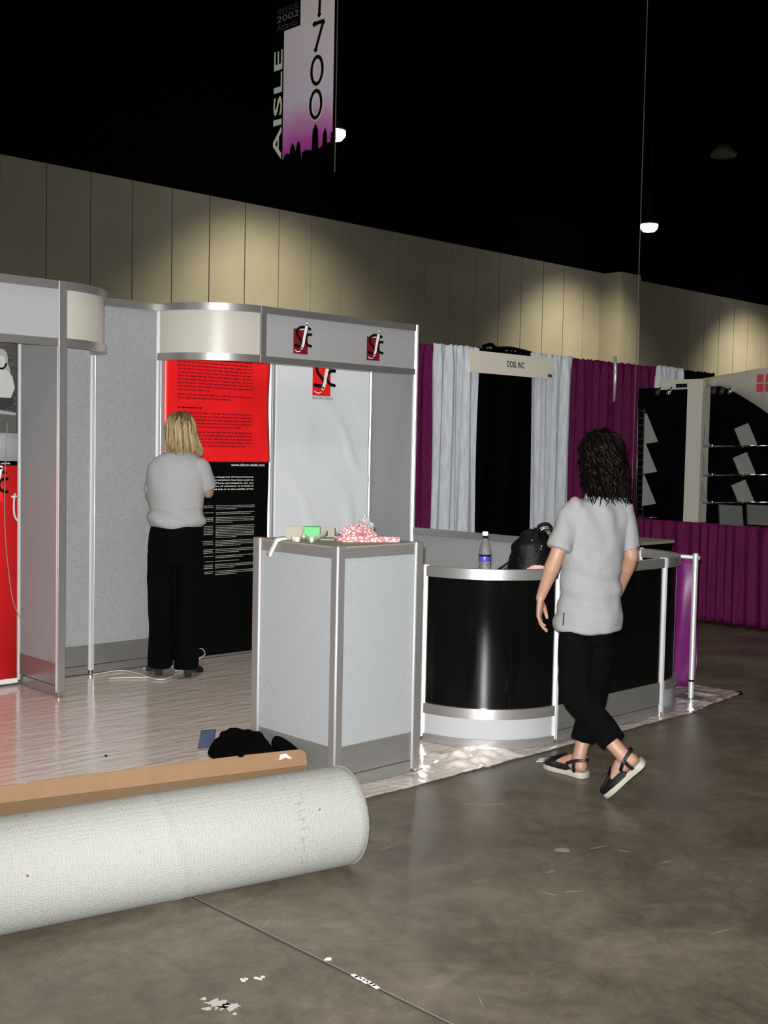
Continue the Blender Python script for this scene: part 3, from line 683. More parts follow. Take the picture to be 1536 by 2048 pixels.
for x in (7.2, 10.21, 13.2):
    MB().tube([(x, DY+.13, 0.01), (x, DY+.13, 2.43)], 0.02, 10).build('upright', ALUP, rl, True)
    MB().box(x-.2, x+.2, DY-.02, DY+.3, 0, 0.01).build('base_plate', STEEL, rl)
pf = thing('drape_upright', 'short bright pole end clipped over the purple drape', 'pole', (10.2, DY-.06, 2.0))
MB().tube([(10.2, DY-.06, 2.03), (10.2, DY-.065, 2.30), (10.205, DY-.055, 2.49)], [0.012, 0.02, 0.016], 10).build('pole_end', ALUP, pf, True)
sg = thing('name_sign', 'long cream booth sign reading DOSS, INC. across the grey and black drapes', 'sign', (8.55, DY-.15, 2.2))
bevel(MB().box(7.87, 9.065, DY-.150, DY-.143, 2.197, 2.392).build('sign_board', SIGN, sg), .001)
text('sign_lettering', 'DOSS, INC.', (8.38, DY-.152, 2.262), (1, 0, 0), (0, 0, 1), 0.25, 0.066, INK, sg, 0.02)
b = MB(); [b.box(8.98+k*.017, 8.992+k*.017, DY-.1525, DY-.151, 2.212, 2.243-.004*(k % 2)) for k in range(4)]
b.build('booth_number_print', INK, sg)
mb = MB(); mb.tube(bez([(8.2, DY-.01, 2.45), (8.3, DY-.02, 2.475), (8.4, DY, 2.45), (8.6, DY-.02, 2.46), (8.9, DY, 2.44)]), 0.018, 8)
tag(mb.build('bunched_cloth', BLKD), 'bunched black cloth lying over the rail above the sign', 'cloth')

# ------------------------------------------------------------------ right-hand booth: skirted table and literature display
tb = thing('skirted_table', 'long table with a dark purple pleated skirt at the right edge', 'table', (9.9, 5.0, 0))
def skfn(u, v):
    y = 6.34-3.2*u; z = 0.03+0.868*v
    return V(9.44+0.022*math.sin(u*190+2.6*math.sin(u*23)+v*1.5)*(1.1-v*.5)+.012*math.sin(u*71)-0.03*(1-v), y, z)
solid(grid(260, 16, skfn).build('skirt', PURP, tb, True), 0.003)
def skfn2(u, v):
    x = 9.44+0.8*u; z = 0.03+0.86*v
    return V(x, 6.34+0.02*math.sin(u*30), z)
solid(grid(40, 4, skfn2).build('skirt', PURP, tb, True), 0.003)
MB().box(9.50, 10.22, 3.12, 6.33, 0.865, 0.893).build('tabletop', BLK, tb)
for x in (9.55, 10.1):
    for y in (3.3, 6.2): MB().tube([(x, y, 0), (x, y, .865)], .015, 8).build('leg', STEEL, tb)
# display frame
dp = thing('literature_display', 'black tabletop display with a white column and curved white header at right', 'display stand', (9.6, 5.78, 0.893))
bevel(MB().box(9.50, 9.64, 5.70, 5.855, 0.893, 2.19).build('column', BOARD, dp), .003)
MB().box(9.86, 9.88, 3.2, 6.62, 0.893, 2.14).build('backing_panel', BLKD, dp)
hd = MB()
rr = []
for i in range(25):
    t = i/24; y = 5.70-2.2*t
    zt = 2.19+0.10*math.sin(min(1, t*1.5)*PI*.5); zb = 2.12-0.40*min(1, max(0, (t-.08))/.36)**1.25
    x = 9.55-0.30*math.sin(t*2.2)
    rr.append([V(x, y, zb), V(x+.012, y, zb), V(x+.012, y, zt), V(x, y, zt)])
hd.rings(rr); hdo = hd.build('curved_header', BOARD, dp, True)
MB().obox((9.56, 5.45, 2.222), V(.02, 0, 0), V(.0, -.27, .035), V(0, 0.002, .008)).build('header_edge_strip', mat('amber_strip', (.35, .2, .05), .5), dp)
b = MB()
for yy_ in (5.005, 4.925):
    for zz_ in (2.05, 2.13): b.box(9.30, 9.306, yy_, yy_+.06, zz_, zz_+.068)
bpos = b.build('red_squares', mat('dull_red', (.35, .03, .03), .6), dp)
bevel(MB().box(9.52, 9.54, 5.86, 6.16, 2.10, 2.19).build('side_header', BOARD, dp), .002)
MB().box(9.505, 9.519, 5.87, 5.98, 2.115, 2.15).build('small_label', INK, dp)
for y, nm in ((6.02, 0), (6.14, 0), (5.56, 0), (5.48, 0), (5.40, 0)):
    l_ = MB().tube([(9.50, y, 2.12), (9.46, y, 2.07)], 0.008, 8).build('display_spotlight', STEEL, dp)
    MB().lathe((9.47, y, 2.09), [(0.022, 0), (0.026, -.02), (0.02, -.05), (0.012, -.06)], 12, (1, .3, 1)).build('lamp_head', CHROME if y in (6.02, 5.40) else STEEL, l_, True)
# slanted leaflet shelves: wedge end plates, chrome rods
def wedge(y, z, label, n):
    o = MB().oprism((9.50, y, z), (1, 0, 0), (0, 0, 1), [(0, 0), (0.10, 0), (0.26, 0.26), (0.22, 0.26)], (0, .006, 0)); return o
RK = [('top', 1.64), ('middle', 1.36), ('bottom', 1.09)]
def parallelogram(px, py, d, w1, hh, sk):
    """grey plate leaning back: returns MB; px,py lower left"""
    p = pt(px, py, d); sc = d/FPX
    return MB().oprism(p, RT, UP, [(0, 0), (w1*sc, 0.01), ((w1+sk)*sc, hh*sc), (sk*sc, hh*sc)], FW*.012)
for i, (y0, (nm, z)) in enumerate(zip((888, 948, 1012), RK)):
    p = pt(1288-i*2, y0, 11.0); sc = 11.0/FPX
    o = MB().oprism(p, RT, UP, [(0, 0), (28*sc, 5*sc), (3*sc, 62*sc), (0, 60*sc)], FW*.02).build('leaflet_holder', DOOR)
    tag(o, 'grey wedge-shaped leaflet holder beside the ladder rack, %s of three' % nm, 'leaflet holder', 'wedge leaflet holders at the ladder rack')
for i, (y0, (nm, z)) in enumerate(zip((890, 948, 1003), RK)):
    p = pt(1482-i*3, y0, 10.35); sc = 10.35/FPX
    o = MB().oprism(p, RT, UP, [(0, 0), (34*sc, -2*sc), (13*sc, 44*sc), (-14*sc, 32*sc)], FW*.02).build('leaflet_holder', DOOR)
    tag(o, 'grey slanted leaflet holder right of the white column, %s of three' % nm, 'leaflet holder', 'slanted leaflet holders right of the column')
    p = pt(1408-i*2, y0, 10.5)
    o = MB().oprism(p, RT, UP, [(0, 0), (12*sc, -2*sc), (0, 40*sc)], FW*.02).build('leaflet_holder', DOOR)
    tag(o, 'narrow grey leaflet holder tucked against the white column, %s of three' % nm, 'leaflet holder', 'narrow leaflet holders against the column')
    q0 = pt(1405, y0+3, 10.5); q1 = pt(1560, y0+1, 10.0)
    rd = MB().tube([q0, q1], 0.006, 8).build('chrome_rod', CHROME, None, True)
    tag(rd, 'thin chrome shelf rod right of the white column, %s of three' % nm, 'rod', 'chrome shelf rods')
    for k, px in enumerate((1425, 1486)):
        c_ = pt(px, y0+2, 10.3)
        MB().lathe(c_, [(0.012, -.01), (0.016, 0), (0.012, .012)], 12, FW).build('rod_clamp', CHROME, rd, True)
for i, (x0, x1, nm) in enumerate(((1440, 1487, 'left'), (1496, 1560, 'right'))):
    p = pt(x0, 1049, 10.1); sc = 10.1/FPX
    o = MB().oprism(p, RT, UP, [(0, 0), ((x1-x0)*sc, -2*sc), ((x1-x0-4)*sc, 38*sc), (-3*sc, 40*sc)], FW*.03).build('leaflet_box', mat('dark_grey_box%d' % i, (.06, .062, .058), .6))
    tag(o, 'dark grey leaflet box standing on the skirted table, %s one of two' % nm, 'box', 'dark leaflet boxes on the skirted table')
ld = thing('ladder_rack', 'thin metal ladder rack standing at the far end of the skirted table', 'rack', pt(1278, 1042, 11.2))
for px in (1273, 1286):
    MB().tube([pt(px-1, 1042, 11.2), pt(px+3, 815, 11.2)], 0.006, 6).build('rail', mat('rack_metal%d' % px, (.25, .25, .22), .35, .9), ld, True)
mb = MB()
for k in range(16):
    yy = 822+k*14; mb.tube([pt(1276, yy, 11.2), pt(1288, yy, 11.2)], 0.003, 5)
mb.build('rungs', MATS['rack_metal1273'], ld)

# ------------------------------------------------------------------ aisle banner
BXX = 8.0
LIL = bpy.data.materials.new('lilac_gradient_print'); LIL.use_nodes = True
_n = LIL.node_tree.nodes; _l = LIL.node_tree.links; _b = _n['Principled BSDF']; _b.inputs['Roughness'].default_value = 0.75
_tc = _n.new('ShaderNodeTexCoord'); _sx = _n.new('ShaderNodeSeparateXYZ'); _mr = _n.new('ShaderNodeMapRange'); _mr.inputs[1].default_value = 0.22; _mr.inputs[2].default_value = 1.55
_r = _n.new('ShaderNodeValToRGB'); E_ = _r.color_ramp.elements
E_[0].position = 0; E_[0].color = (0.45, 0.03, 0.30, 1); E_[1].position = 1; E_[1].color = (0.92, 0.82, 0.87, 1)
for ps, cc in ((0.12, (0.55, 0.09, 0.45, 1)), (0.3, (0.72, 0.42, 0.70, 1)), (0.42, (0.78, 0.68, 0.84, 1))):
    q = E_.new(ps); q.color = cc
_ns = _n.new('ShaderNodeTexNoise'); _ns.inputs['Scale'].default_value = 3
_ad = _n.new('ShaderNodeMath'); _ad.operation = 'MULTIPLY_ADD'; _ad.inputs[1].default_value = 0.25
_l.new(_tc.outputs['Object'], _sx.inputs[0]); _l.new(_tc.outputs['Object'], _ns.inputs[0]); _l.new(_ns.outputs['Fac'], _ad.inputs[0]); _l.new(_sx.outputs['Z'], _ad.inputs[2])
_l.new(_ad.outputs[0], _mr.inputs[0]); _l.new(_mr.outputs[0], _r.inputs[0]); _l.new(_r.outputs[0], _b.inputs['Base Color'])
bn = thing('aisle_banner', 'tall black and lilac hanging banner reading AISLE 1700 with a skyline edge', 'banner', (BXX, 9.45, 4.4))
ZB = 4.40
# plane coordinates: u from left (far, Y 10.08) to right (near, Y 9.06)
UL = V(0, -1, 0); O = V(BXX, 10.08, ZB)
bevel(MB().oprism(O+V(.0, 0, 0), UL, UP, [(0, 0), (1.03, 0), (1.03, 2.75), (0, 2.75)], (0.006, 0, 0)).build('banner_cloth', BLKD, bn), .001)
sky = [(x_, z_*.53+.05 if z_ < 2 else z_) for x_, z_ in [(0.21, 2.7), (0.21, 0.10), (0.235, 0.14), (0.25, 0.20), (0.29, 0.22), (0.33, 0.19), (0.35, 0.33), (0.38, 0.41), (0.41, 0.33), (0.43, 0.22), (0.45, 0.33), (0.475, 0.42), (0.51, 0.34), (0.53, 0.03), (0.545, 0.17), (0.60, 0.20), (0.70, 0.16),
       (0.71, 0.52), (0.755, 0.66), (0.80, 0.52), (0.81, 0.16), (0.87, 0.20), (0.88, 0.42), (0.915, 0.53), (0.94, 0.40), (0.95, 0.22), (1.0, 0.24), (1.005, 0.40), (1.03, 0.42), (1.03, 2.7)]]
pl = MB(); a = [O+V(-.003, 0, 0)+UL*(x*.965) + UP*z for x, z in sky]
vs = [pl.bm.verts.new(p) for p in a]; pl.bm.faces.new(vs)
pl.build('lilac_field', LIL, bn)
pl = MB(); pl.oprism(O+V(-.0045, 0, 0), UL, UP, [(0, 1.44), (0.465, 1.44), (0.465, 2.72), (0, 2.72)], (0.001, 0, 0)); pl.build('date_block', BLKD, bn)
GD = mat('dim_print', (0.07, 0.065, 0.06), .8)
text('event_name', 'EDUCAUSE', O+V(-.006, 0, 0)+UL*.10+UP*1.625, UL, UP, 0.33, 0.06, GD, bn)
text('event_year', '2002', O+V(-.006, 0, 0)+UL*.08+UP*1.545, UL, UP, 0.36, 0.065, mat('dim_year', (.22, .21, .19), .8), bn)
text('event_city', 'Atlanta', O+V(-.006, 0, 0)+UL*.08+UP*1.46, UL, UP, 0.34, 0.065, GD, bn)
text('event_emblem', 'III', O+V(-.006, 0, 0)+UL*.06+UP*2.38, UL, UP, 0.3, 0.2, mat('dim_purple', (.06, .02, .05), .8), bn) if 0 else None
text('aisle_word', 'AISLE', O+V(-.006, 0, 0)+UL*.185+UP*0.125, UP, -UL, 1.135, 0.14, mat('pale_print', (0.75, 0.78, 0.66), .8), bn, 0.015)
# digits 1 7 0 0 stacked, thin strokes with pale halo
def digit(kind, cu, cz, w_, h_):
    P = {'0': [(cu+w_/2*math.sin(2*PI*k/32), cz+h_/2*math.cos(2*PI*k/32)) for k in range(34)],
         '7': [(cu-w_/2, cz+h_/2), (cu+w_/2, cz+h_/2), (cu-w_*.28, cz-h_/2)], '1': [(cu-w_*.0, cz-h_/2), (cu+w_*.1, cz+h_/2)]}[kind]
    return P
HALO = mat('pale_halo', (0.75, 0.72, 0.70), .8)
for nm, cu_, cz_ in (('1', .762, 1.60), ('7', .755, 1.262), ('0', .742, .925), ('0', .732, .588)):
    P = digit(nm, cu_, cz_, 0.15 if nm != '0' else 0.17, 0.27)
    if nm == '0':
        for nn, wv, dz_, tk, mm in (('digit_halo', .064, -.0045, .0005, HALO), ('digit', .037, -.006, .0008, INK)):
            b = MB(); rr = []
            for k in range(41):
                a = 2*PI*k/40
                pq = [O+V(dz_-e_, 0, 0)+UL*(cu_+(.085+q_*wv/2)*math.sin(a))+UP*(cz_+(.135+q_*wv/2)*math.cos(a)) for q_, e_ in ((1, 0), (-1, 0), (-1, tk), (1, tk))]
                rr.append(pq)
            b.rings(rr, cap=False); b.build(nn, mm, bn)
        continue
    segs = [P] if nm != '7' else [P[:2], P[1:]]
    b = MB(); [stroke(b, O+V(-.0045-.0002*k_, 0, 0), UL, UP, V(-.0005, 0, 0), q_, 0.064, False) for k_, q_ in enumerate(segs)]; b.build('digit_halo', HALO, bn)
    b = MB(); [stroke(b, O+V(-.006-.0002*k_, 0, 0), UL, UP, V(-.0008, 0, 0), q_, 0.037, False) for k_, q_ in enumerate(segs)]; b.build('digit', INK, bn)
MB().tube([O+UL*1.035+UP*(-.14)+V(0, 0, 0), O+UL*1.035+UP*4.8], 0.006, 6).build('edge_cord', mat('pale_cord', (.10, .095, .07), .7), bn)
MB().tube([O+UL*-.01+UP*2.78, O+UL*1.05+UP*2.78], 0.02, 8).build('top_pole', STEEL, bn)
MB().tube([O+UL*.1+UP*2.78, O+UL*.1+UP*4.8], 0.006, 6).build('hanging_wire', STEEL, bn)

# long thin wire hanging from the ceiling
wb = pt(1262, 1040, 6.9)
mb = MB(); mb.tube([(wb.x, wb.y, 0.0), (wb.x, wb.y, 9.2)], 0.0022, 6)
tag(mb.build('ceiling_wire', mat('dull_wire', (.05, .042, .03), .8)), 'long thin wire dropping from the dark ceiling behind the dark-haired woman', 'wire')

# ------------------------------------------------------------------ floor coverings
struct(MB().box(-1.0, 6.40, 3.86, 6.80, 0.0, 0.003).build('floor_carpet', CARPETM))
def film(u, v):
    x = -1.2+8.04*u; yf = 3.64+0.09*min(1, max(0, (x-6.0)/.8)); y = yf+(6.785-yf)*v
    z = 0.0055+0.0014*noise.noise(V(x*4, y*14, 0))+0.0006*noise.noise(V(x*20, y*20, 3))
    ed = math.exp(-((y-yf)/0.18)**2)
    z += ed*0.011*max(0, noise.noise(V(x*3.5, y*7, 8))+.15)+ed*.006*abs(noise.noise(V(x*11+4*noise.noise(V(x*5, y*5, 1)), y*17, 2)))
    if x > 6.3: z += 0.012*max(0, noise.noise(V(x*9, y*9, 5)))
    bl = math.exp(-((x-4.30)/0.22)**2-((y-3.80)/0.12)**2); z += bl*0.05*abs(noise.noise(V(x*14, y*14, 4))+.4)
    yy = y+(0.012*noise.noise(V(x*5, 0, 1))+0.01*noise.noise(V(x*20, 0, 1)))*(1-v)
    if u > .99: x += 0.05*noise.noise(V(0, y*4, 3))
    return V(x, yy, max(z, 0.0042))
fo = grid(640, 240, film).build('plastic_sheet', FILM, None, True)
tag(fo, 'clear wrinkled plastic sheet covering the booth floor up to the aisle', 'plastic sheet')
b = MB(); b.box(-1, 6.0, 3.665, 3.70, 0.0, 0.0035)
tag(b.build('floor_tape', mat('tan_tape', (.33, .26, .16), .6)), 'tan tape line under the plastic edge in front of the pedestal', 'tape')

# ------------------------------------------------------------------ carpet roll
RR = 0.177
rdir = V(0.981, -0.196, 0).normalized(); rside = V(-rdir.y, rdir.x, 0)
rend = V(2.878, 3.142, RR)
RL = 3.66
roll = thing('carpet_roll', 'huge cream rolled carpet lying across the lower left, backing side out', 'carpet roll', rend-rdir*RL/2+V(0, 0, -RR))
rr = []; nseg = 300
for i in range(nseg+1):
    s = i/nseg*RL; c = rend-rdir*s; ring = []
    for k in range(96):
        a = 2*PI*k/96
        rad = RR+0.0025*noise.noise(V(s*1.5, math.cos(a)*1.2, math.sin(a)*1.2))
        if 0.70 < s-0.04*math.sin(a) < 0.76: rad += 0.003*(1-(s-0.04*math.sin(a)-0.70)/0.06)
        if s < 0.02: rad -= (0.02-s)*0.4
        z = rad*math.sin(a); 
        if z < -RR+0.003: z = -RR+0.003
        ring.append(c+rside*rad*math.cos(a)+V(0, 0, z-0.0005))
    rr.append(ring)
b = MB(); b.rings(rr, cap=False)
# rolled end: rings stepping inwards
ends = []
for j in range(20):
    q = 1-j/20; ends.append([rend+rdir*(0.0+0.004*(j % 2))+rside*RR*q*math.cos(2*PI*k/96)+V(0, 0, max(-RR+.003, RR*q*math.sin(2*PI*k/96))) for k in range(96)])
b.rings(ends, cap=False)
ends = [[p-rdir*(RL+.0) for p in r] for r in ends]; b.rings(ends, cap=False)
b.build('rolled_carpet', ROLLM, roll, True)
def on_roll(s, a, lift=0.0015): return rend-rdir*s+(-rside*math.cos(a)+V(0, 0, math.sin(a)))*(RR+lift)
# stencilled marks
mb = MB(); rnd = random.Random(5); a = R(88)
while a > R(-32):
    for q in range(2):
        s0 = 0.25+rnd.uniform(-.02, .02)+0.0*a; L_ = rnd.uniform(.02, .06)
        mb.tube([on_roll(s0+q*.026, a), on_roll(s0+q*.026+rnd.uniform(-.006, .006), a-L_*2.2)], 0.0012, 4)
    if rnd.random() < .6: mb.tube([on_roll(0.245, a), on_roll(0.28, a-.03)], 0.0011, 4)
    a -= R(rnd.uniform(5, 12))
mb.build('stencil_marks', mat('faint_ink', (.16, .16, .15), .9), roll)
mb = MB()
for s, a in ((0.19, 30), (1.42, 62), (1.16, 85), (2.06, 42), (1.2, 15)):
    p = on_roll(s, R(a), 0.001); mb.lathe(p, [(0.003, -.001), (0.004, 0), (0.002, .0015)], 8, (0, -1, .3))
mb.build('specks', mat('brown_speck', (.12, .03, .02), .9), roll)

# ------------------------------------------------------------------ long cardboard box
bd = V(0.967, -0.256, 0).normalized(); bs = V(-bd.y, bd.x, 0)
be = V(3.265, 3.80, 0.0085)
cb = thing('cardboard_box', 'long opened cardboard box lying between the carpet roll and the pedestal', 'box', be-bd*.9)
BL = 2.6; BH = 0.147; BW = 0.26
def lbx(mb, s0, s1, t0, t1, z0, z1):
    mb.obox(be-bd*(s0+s1)/2-bs*(t0+t1)/2+V(0, 0, (z0+z1)/2), bd*(s1-s0)/2, bs*(t1-t0)/2, V(0, 0, (z1-z0)/2))
mb = MB(); lbx(mb, 0, BL, 0, BW, 0, .004); lbx(mb, 0, BL, 0, .004, 0, BH); lbx(mb, 0, BL, BW-.004, BW, 0, BH*.8); lbx(mb, 0, .004, 0, BW, 0, BH*.75)
mb.build('tray', CARDI, cb)
# upright back flap with rounded right corner
fl = [(-BL, 0)]+[(-0.0, 0)]+[(-0.0, .045)]+[(-.03+.03*math.cos(a), .05+.03*math.sin(a)) for a in [PI/2*k/6 for k in range(7)]]
fl += [(-.28, .083), (-.285, .076), (-.305, .076), (-.31, .083), (-1.15, .078), (-1.18, .070), (-1.22, .076), (-BL, .070)]
fl = [(x_, y_-.012 if y_ > .02 else y_) for x_, y_ in fl]
tilt = (V(0, 0, 1)+bs*.35).normalized()
mb = MB(); mb.oprism(be+V(0, 0, BH), bd, tilt, fl, bs*.004); mb.build('back_flap', CARD, cb)
# right end flap
mb = MB(); mb.obox(be+bd*.05-bs*.10+V(0, 0, BH*.55), bd*.055+V(0, 0, -.02), bs*.10, V(0, 0, .002)); mb.build('end_flap', CARDI, cb)
def scrap(p, u, wv, hv, label, h=.002, nm='paper_scrap', m=None):
    u = Vector(u).normalized(); v = V(-u.y, u.x, 0)
    o = MB().oprism(Vector(p), u, v, [(0, 0), (wv, hv*.2), (wv*.9, hv), (wv*.3, hv*.8)], (0, 0, h)).build(nm, m or PAPER); tag(o, label, 'paper scrap'); return o
# tape tabs on the flap
mb = MB(); p = be-bd*.10+V(0, 0, BH+.0)+tilt*.045-bs*.003
mb.oprism(p, bd, tilt, [(-.03, -.01), (-.02, .012), (.005, .014), (.03, -.008), (.015, -.008), (.0, -.002)], bs*-.004); mb.build('torn_tape', PAPER, cb)
mb = MB(); p = be-bd*1.34+V(0, 0, BH+.0)+tilt*.014-bs*.003
mb.oprism(p, bd, tilt, [(-.03, -.012), (.0, .012), (.03, .004), (.03, -.008)], bs*-.004); mb.build('torn_tape', PAPER, cb)

# dark clothes heap and blue folder behind the box
hp = pt(503, 1533, 5.50); hp.z = 0.010
ja = (pt(590, 1533, 5.27)-pt(420, 1533, 5.72)); ja.z = 0; ja = ja.normalized(); jb = V(-ja.y, ja.x, 0)
mb = lump(hp-ja*.02, ja*0.262, jb*0.11, 0.165, 11, 0.16, 80, 28, 1.8)
tag(mb.build('black_jacket', BLKD, None, True), 'crumpled black jacket lying on the plastic behind the cardboard box', 'jacket')
q0 = [pt(549, 1486, 5.40), pt(562, 1488, 5.37), pt(580, 1503, 5.30), pt(598, 1522, 5.22)]
mb = MB(); mb.tube(bez(q0), [.012, .026, .032]+[.034]*22, 14)
tag(mb.build('black_roll', BLKD, None, True), 'black padded roll lying between the jacket and the foot of the pedestal', 'roll')
q = pt(405, 1524, 5.80); q.z = 0.012
mb = MB(); mb.obox(q+V(0, 0, .045)+RT*.02, RT*.035+FW*.015, FW*.008, V(0, 0, .045)+RT*.008)
tag(bevel(mb.build('blue_folder', BLUE), .002), 'dark blue folder standing against the left of the black jacket', 'folder')

# scraps on the floor
def fl_pt(px, py):
    r = F3 + IR*((px-768)/FPX) + IU*(-(py-1024)/FPX); return Vector((0, 0, CAM_H)) + r*(-CAM_H/r.z)
scrap(fl_pt(1072, 1524), RT, .085, .08, 'white triangular paper scrap by the walking woman\'s front shoe', .003)
scrap(fl_pt(648, 1921), RT, .022, .02, 'tiny white paper scrap right of the floor joint', .002)
mb = MB()
for k in range(7): 
    p = V(2.268+random.uniform(-.004, .006), fl_pt(705+k*6, 1960+k*4).y, .0015); mb.oprism(p, V(1, 0, 0), V(0, 1, 0), [(0, 0), (.012, -.002), (.015, .02), (.003, .024)], (0, 0, .002))
tag(mb.build('plaster_crumbs', PAPER), 'line of white plaster crumbs in the floor joint', 'debris', kind='stuff')
mb = MB(); rnd = random.Random(9)
for cx, cy in ((488, 1960), (515, 1958)):
    for k in range(3):
        p = fl_pt(cx+rnd.uniform(-8, 8), cy+rnd.uniform(-4, 4)); mb.oprism(p, RT, FW, [(0, 0), (.012, -.002), (.012, .008), (.0, .009)], (0, 0, .0012))
tag(mb.build('paint_flecks', mat('pale_paint', (.4, .38, .34), .8)), 'pale flecks of dried paint on the concrete above the splatter', 'paint mark')
mb = MB()
for cx, cy, rx_, n_ in ((437, 2008, .030, 34), (462, 2012, .022, 26), (415, 2018, .012, 14), (408, 1998, .008, 12), (470, 2028, .007, 10)):
    c0 = fl_pt(cx, cy)
    mb.oprism(c0, RT, FW, [((rx_*(.55+.9*max(0, rnd.random()**2.2)))*math.cos(2*PI*k/n_)*1.15, (rx_*(.55+.9*rnd.random()**2.2))*math.sin(2*PI*k/n_)) for k in range(n_)], (0, 0, .0009))
tag(mb.build('paint_splatter', mat('paint_smear', (.27, .26, .235), .8)), 'star-shaped pale paint splatter on the concrete at the bottom left', 'paint mark')
mb = MB(); rnd = random.Random(12)
for x0_, y0_, x1_, y1_ in ((1180, 1698, 1212, 1692), (1130, 1784, 1168, 1782), (1085, 1785, 1112, 1790), (1092, 1746, 1110, 1742), (925, 1609, 1008, 1608), (1420, 1868, 1460, 1858), (520, 1860, 545, 1835), (955, 1990, 968, 2018), (1320, 1726, 1345, 1722), (1235, 1700, 1262, 1704), (760, 1700, 790, 1690)):
    a_, b_ = fl_pt(x0_, y0_), fl_pt(x1_, y1_); d_ = (b_-a_); n_ = V(-d_.y, d_.x, 0).normalized()*.0022
    mb.oprism(a_, d_, n_, [(0, 0), (.5, -.6), (1, 0), (.5, .8)], (0, 0, .0006))
mb.oprism(fl_pt(1125, 1700), RT, FW, [(.028*math.cos(k*.5)*(1+.3*math.sin(k*3)), .022*math.sin(k*.5)) for k in range(12)], (0, 0, .0006))
tag(mb.build('floor_scratches', mat('scratch_pale', (.17, .155, .125), .7)), 'scattered pale scratches and scuffs in the concrete of the aisle', 'scratches', kind='stuff')
mb = MB(); mb.lathe(fl_pt(212, 1515)+V(0, 0, .006), [(.006, 0), (.007, .004), (.004, .007)], 8)
tag(mb.build('rubber_pellet', BLK), 'tiny black pellet lying on the plastic sheet', 'debris')
mb = MB(); p = fl_pt(1480, 1389); mb.lathe(p, [(.016, 0), (.018, .01), (.012, .02)], 12); mb.obox(p+V(0, 0, .012)+RT*-.01, RT*.02, FW*.006, V(0, 0, .006))
tag(mb.build('rubber_wedge', BLK), 'small black rubber piece at the right corner of the plastic', 'rubber piece')

# cables
def cable(pts, r, m, name, label, cat='cable'):
    o = MB().tube(bez(pts, 8), r, 7).build(name, m, None, True); return tag(o, label, cat)
def fz(px, py, z=.014):
    p = on_top(px, py, z); return p
cable([V(3.36, YG-.03, 1.62), V(3.345, YG-.03, 1.3), V(3.34, YG-.04, 1.0), V(3.36, YG-.05, .72), V(3.38, 6.67, .5), V(3.42, 6.52, .33), V(3.452, 6.42, .235), V(3.452, 6.335, .2)], 0.0028, WIREG, 'hanging_cable', 'thin tan cable drooping across the red graphic at the far left')
o = MB().tube(bez([V(3.415, YG-.02, 1.19), V(3.405, YG-.03, 1.16), V(3.40, YG-.035, 1.10), V(3.41, YG-.03, 1.05), V(3.43, YG-.03, 1.02)]), 0.006, 8)
o.tube([V(3.385, YG-.03, 1.17), V(3.43, YG-.03, 1.173)], 0.007, 8)
tag(o.build('cable_clip', PAPER, None, True), 'white cable clip hooked by the left red graphic', 'clip')
cable([fz(186, 1349), fz(240, 1341), fz(275, 1347), fz(310, 1358), fz(335, 1357), fz(362, 1344), fz(372, 1340)], 0.0035, WIRE, 'floor_cable', 'pale cable looping over the floor to the blonde woman\'s heels')
cable([fz(218, 1357), fz(250, 1355), fz(285, 1355), fz(300, 1354)], 0.0032, WIRE, 'floor_cable', 'short pale cable end with a plug lying on the plastic')
cable([fz(286, 1337), fz(330, 1334), fz(372, 1330), fz(385, 1337), fz(350, 1342)], 0.0032, WIRE, 'floor_cable', 'pale cable bunched behind the blonde woman\'s shoes')
cable([pt(395, 1320, 8.0), pt(402, 1330-15, 8.0), pt(410, 1308, 8.05), pt(405, 1298, 8.1), pt(396, 1297, 8.15)], 0.003, WIRE, 'cable_loop', 'thin cable loop standing up beside the black graphic')

# ------------------------------------------------------------------ people
def remesh(b, name, m, parent, voxel=0.006, smooth=4, disp=None):
    bmesh.ops.recalc_face_normals(b.bm, faces=b.bm.faces)
    me = bpy.data.meshes.new('t'); b.bm.to_mesh(me); b.bm.free()
    o = bpy.data.objects.new('t', me); COL.objects.link(o)
    r = o.modifiers.new('r', 'REMESH'); r.mode = 'VOXEL'; r.voxel_size = voxel; r.adaptivity = 0
    s = o.modifiers.new('s', 'SMOOTH'); s.factor = 0.5; s.iterations = smooth
    dg = bpy.context.evaluated_depsgraph_get(); dg.update()
    me2 = bpy.data.meshes.new_from_object(o.evaluated_get(dg)); bpy.data.objects.remove(o); bpy.data.meshes.remove(me)
    if disp:
        ns = [v.normal.copy() for v in me2.vertices]
        for v, n in zip(me2.vertices, ns): v.co += n*disp(v.co)
    off = wloc(parent) if parent is not None else Vector((0, 0, 0))
    for v in me2.vertices: v.co -= off
    me2.name = name; me2.materials.clear(); me2.materials.append(m)
    for p in me2.polygons: p.use_smooth = True
    ob = bpy.data.objects.new(name, me2); COL.objects.link(ob); ob.parent = parent
    return ob
def limb(b, pts, rad, n=16, sub=4):
    P = bez(pts, sub); k = len(rad); R_ = []
    for i in range(len(P)):
        t = i/(len(P)-1)*(k-1); j = min(int(t), k-2); f_ = t-j; R_.append(rad[j]*(1-f_)+rad[j+1]*f_)
    b.tube(P, R_, n)
    for p, r in ((P[0], R_[0]), (P[-1], R_[-1])): ball(b, p, (r, r, r))
def ball(b, c, r, ax=None, n=14):
    A = ax or (V(1, 0, 0), V(0, 1, 0), V(0, 0, 1)); c = Vector(c)
    b.rings([[c+A[0]*r[0]*math.cos(2*PI*k/n)*math.cos(ph)+A[1]*r[1]*math.sin(2*PI*k/n)*math.cos(ph)+A[2]*r[2]*math.sin(ph) for k in range(n)] for ph in [(-.49+.98*j/8)*PI for j in range(9)]])
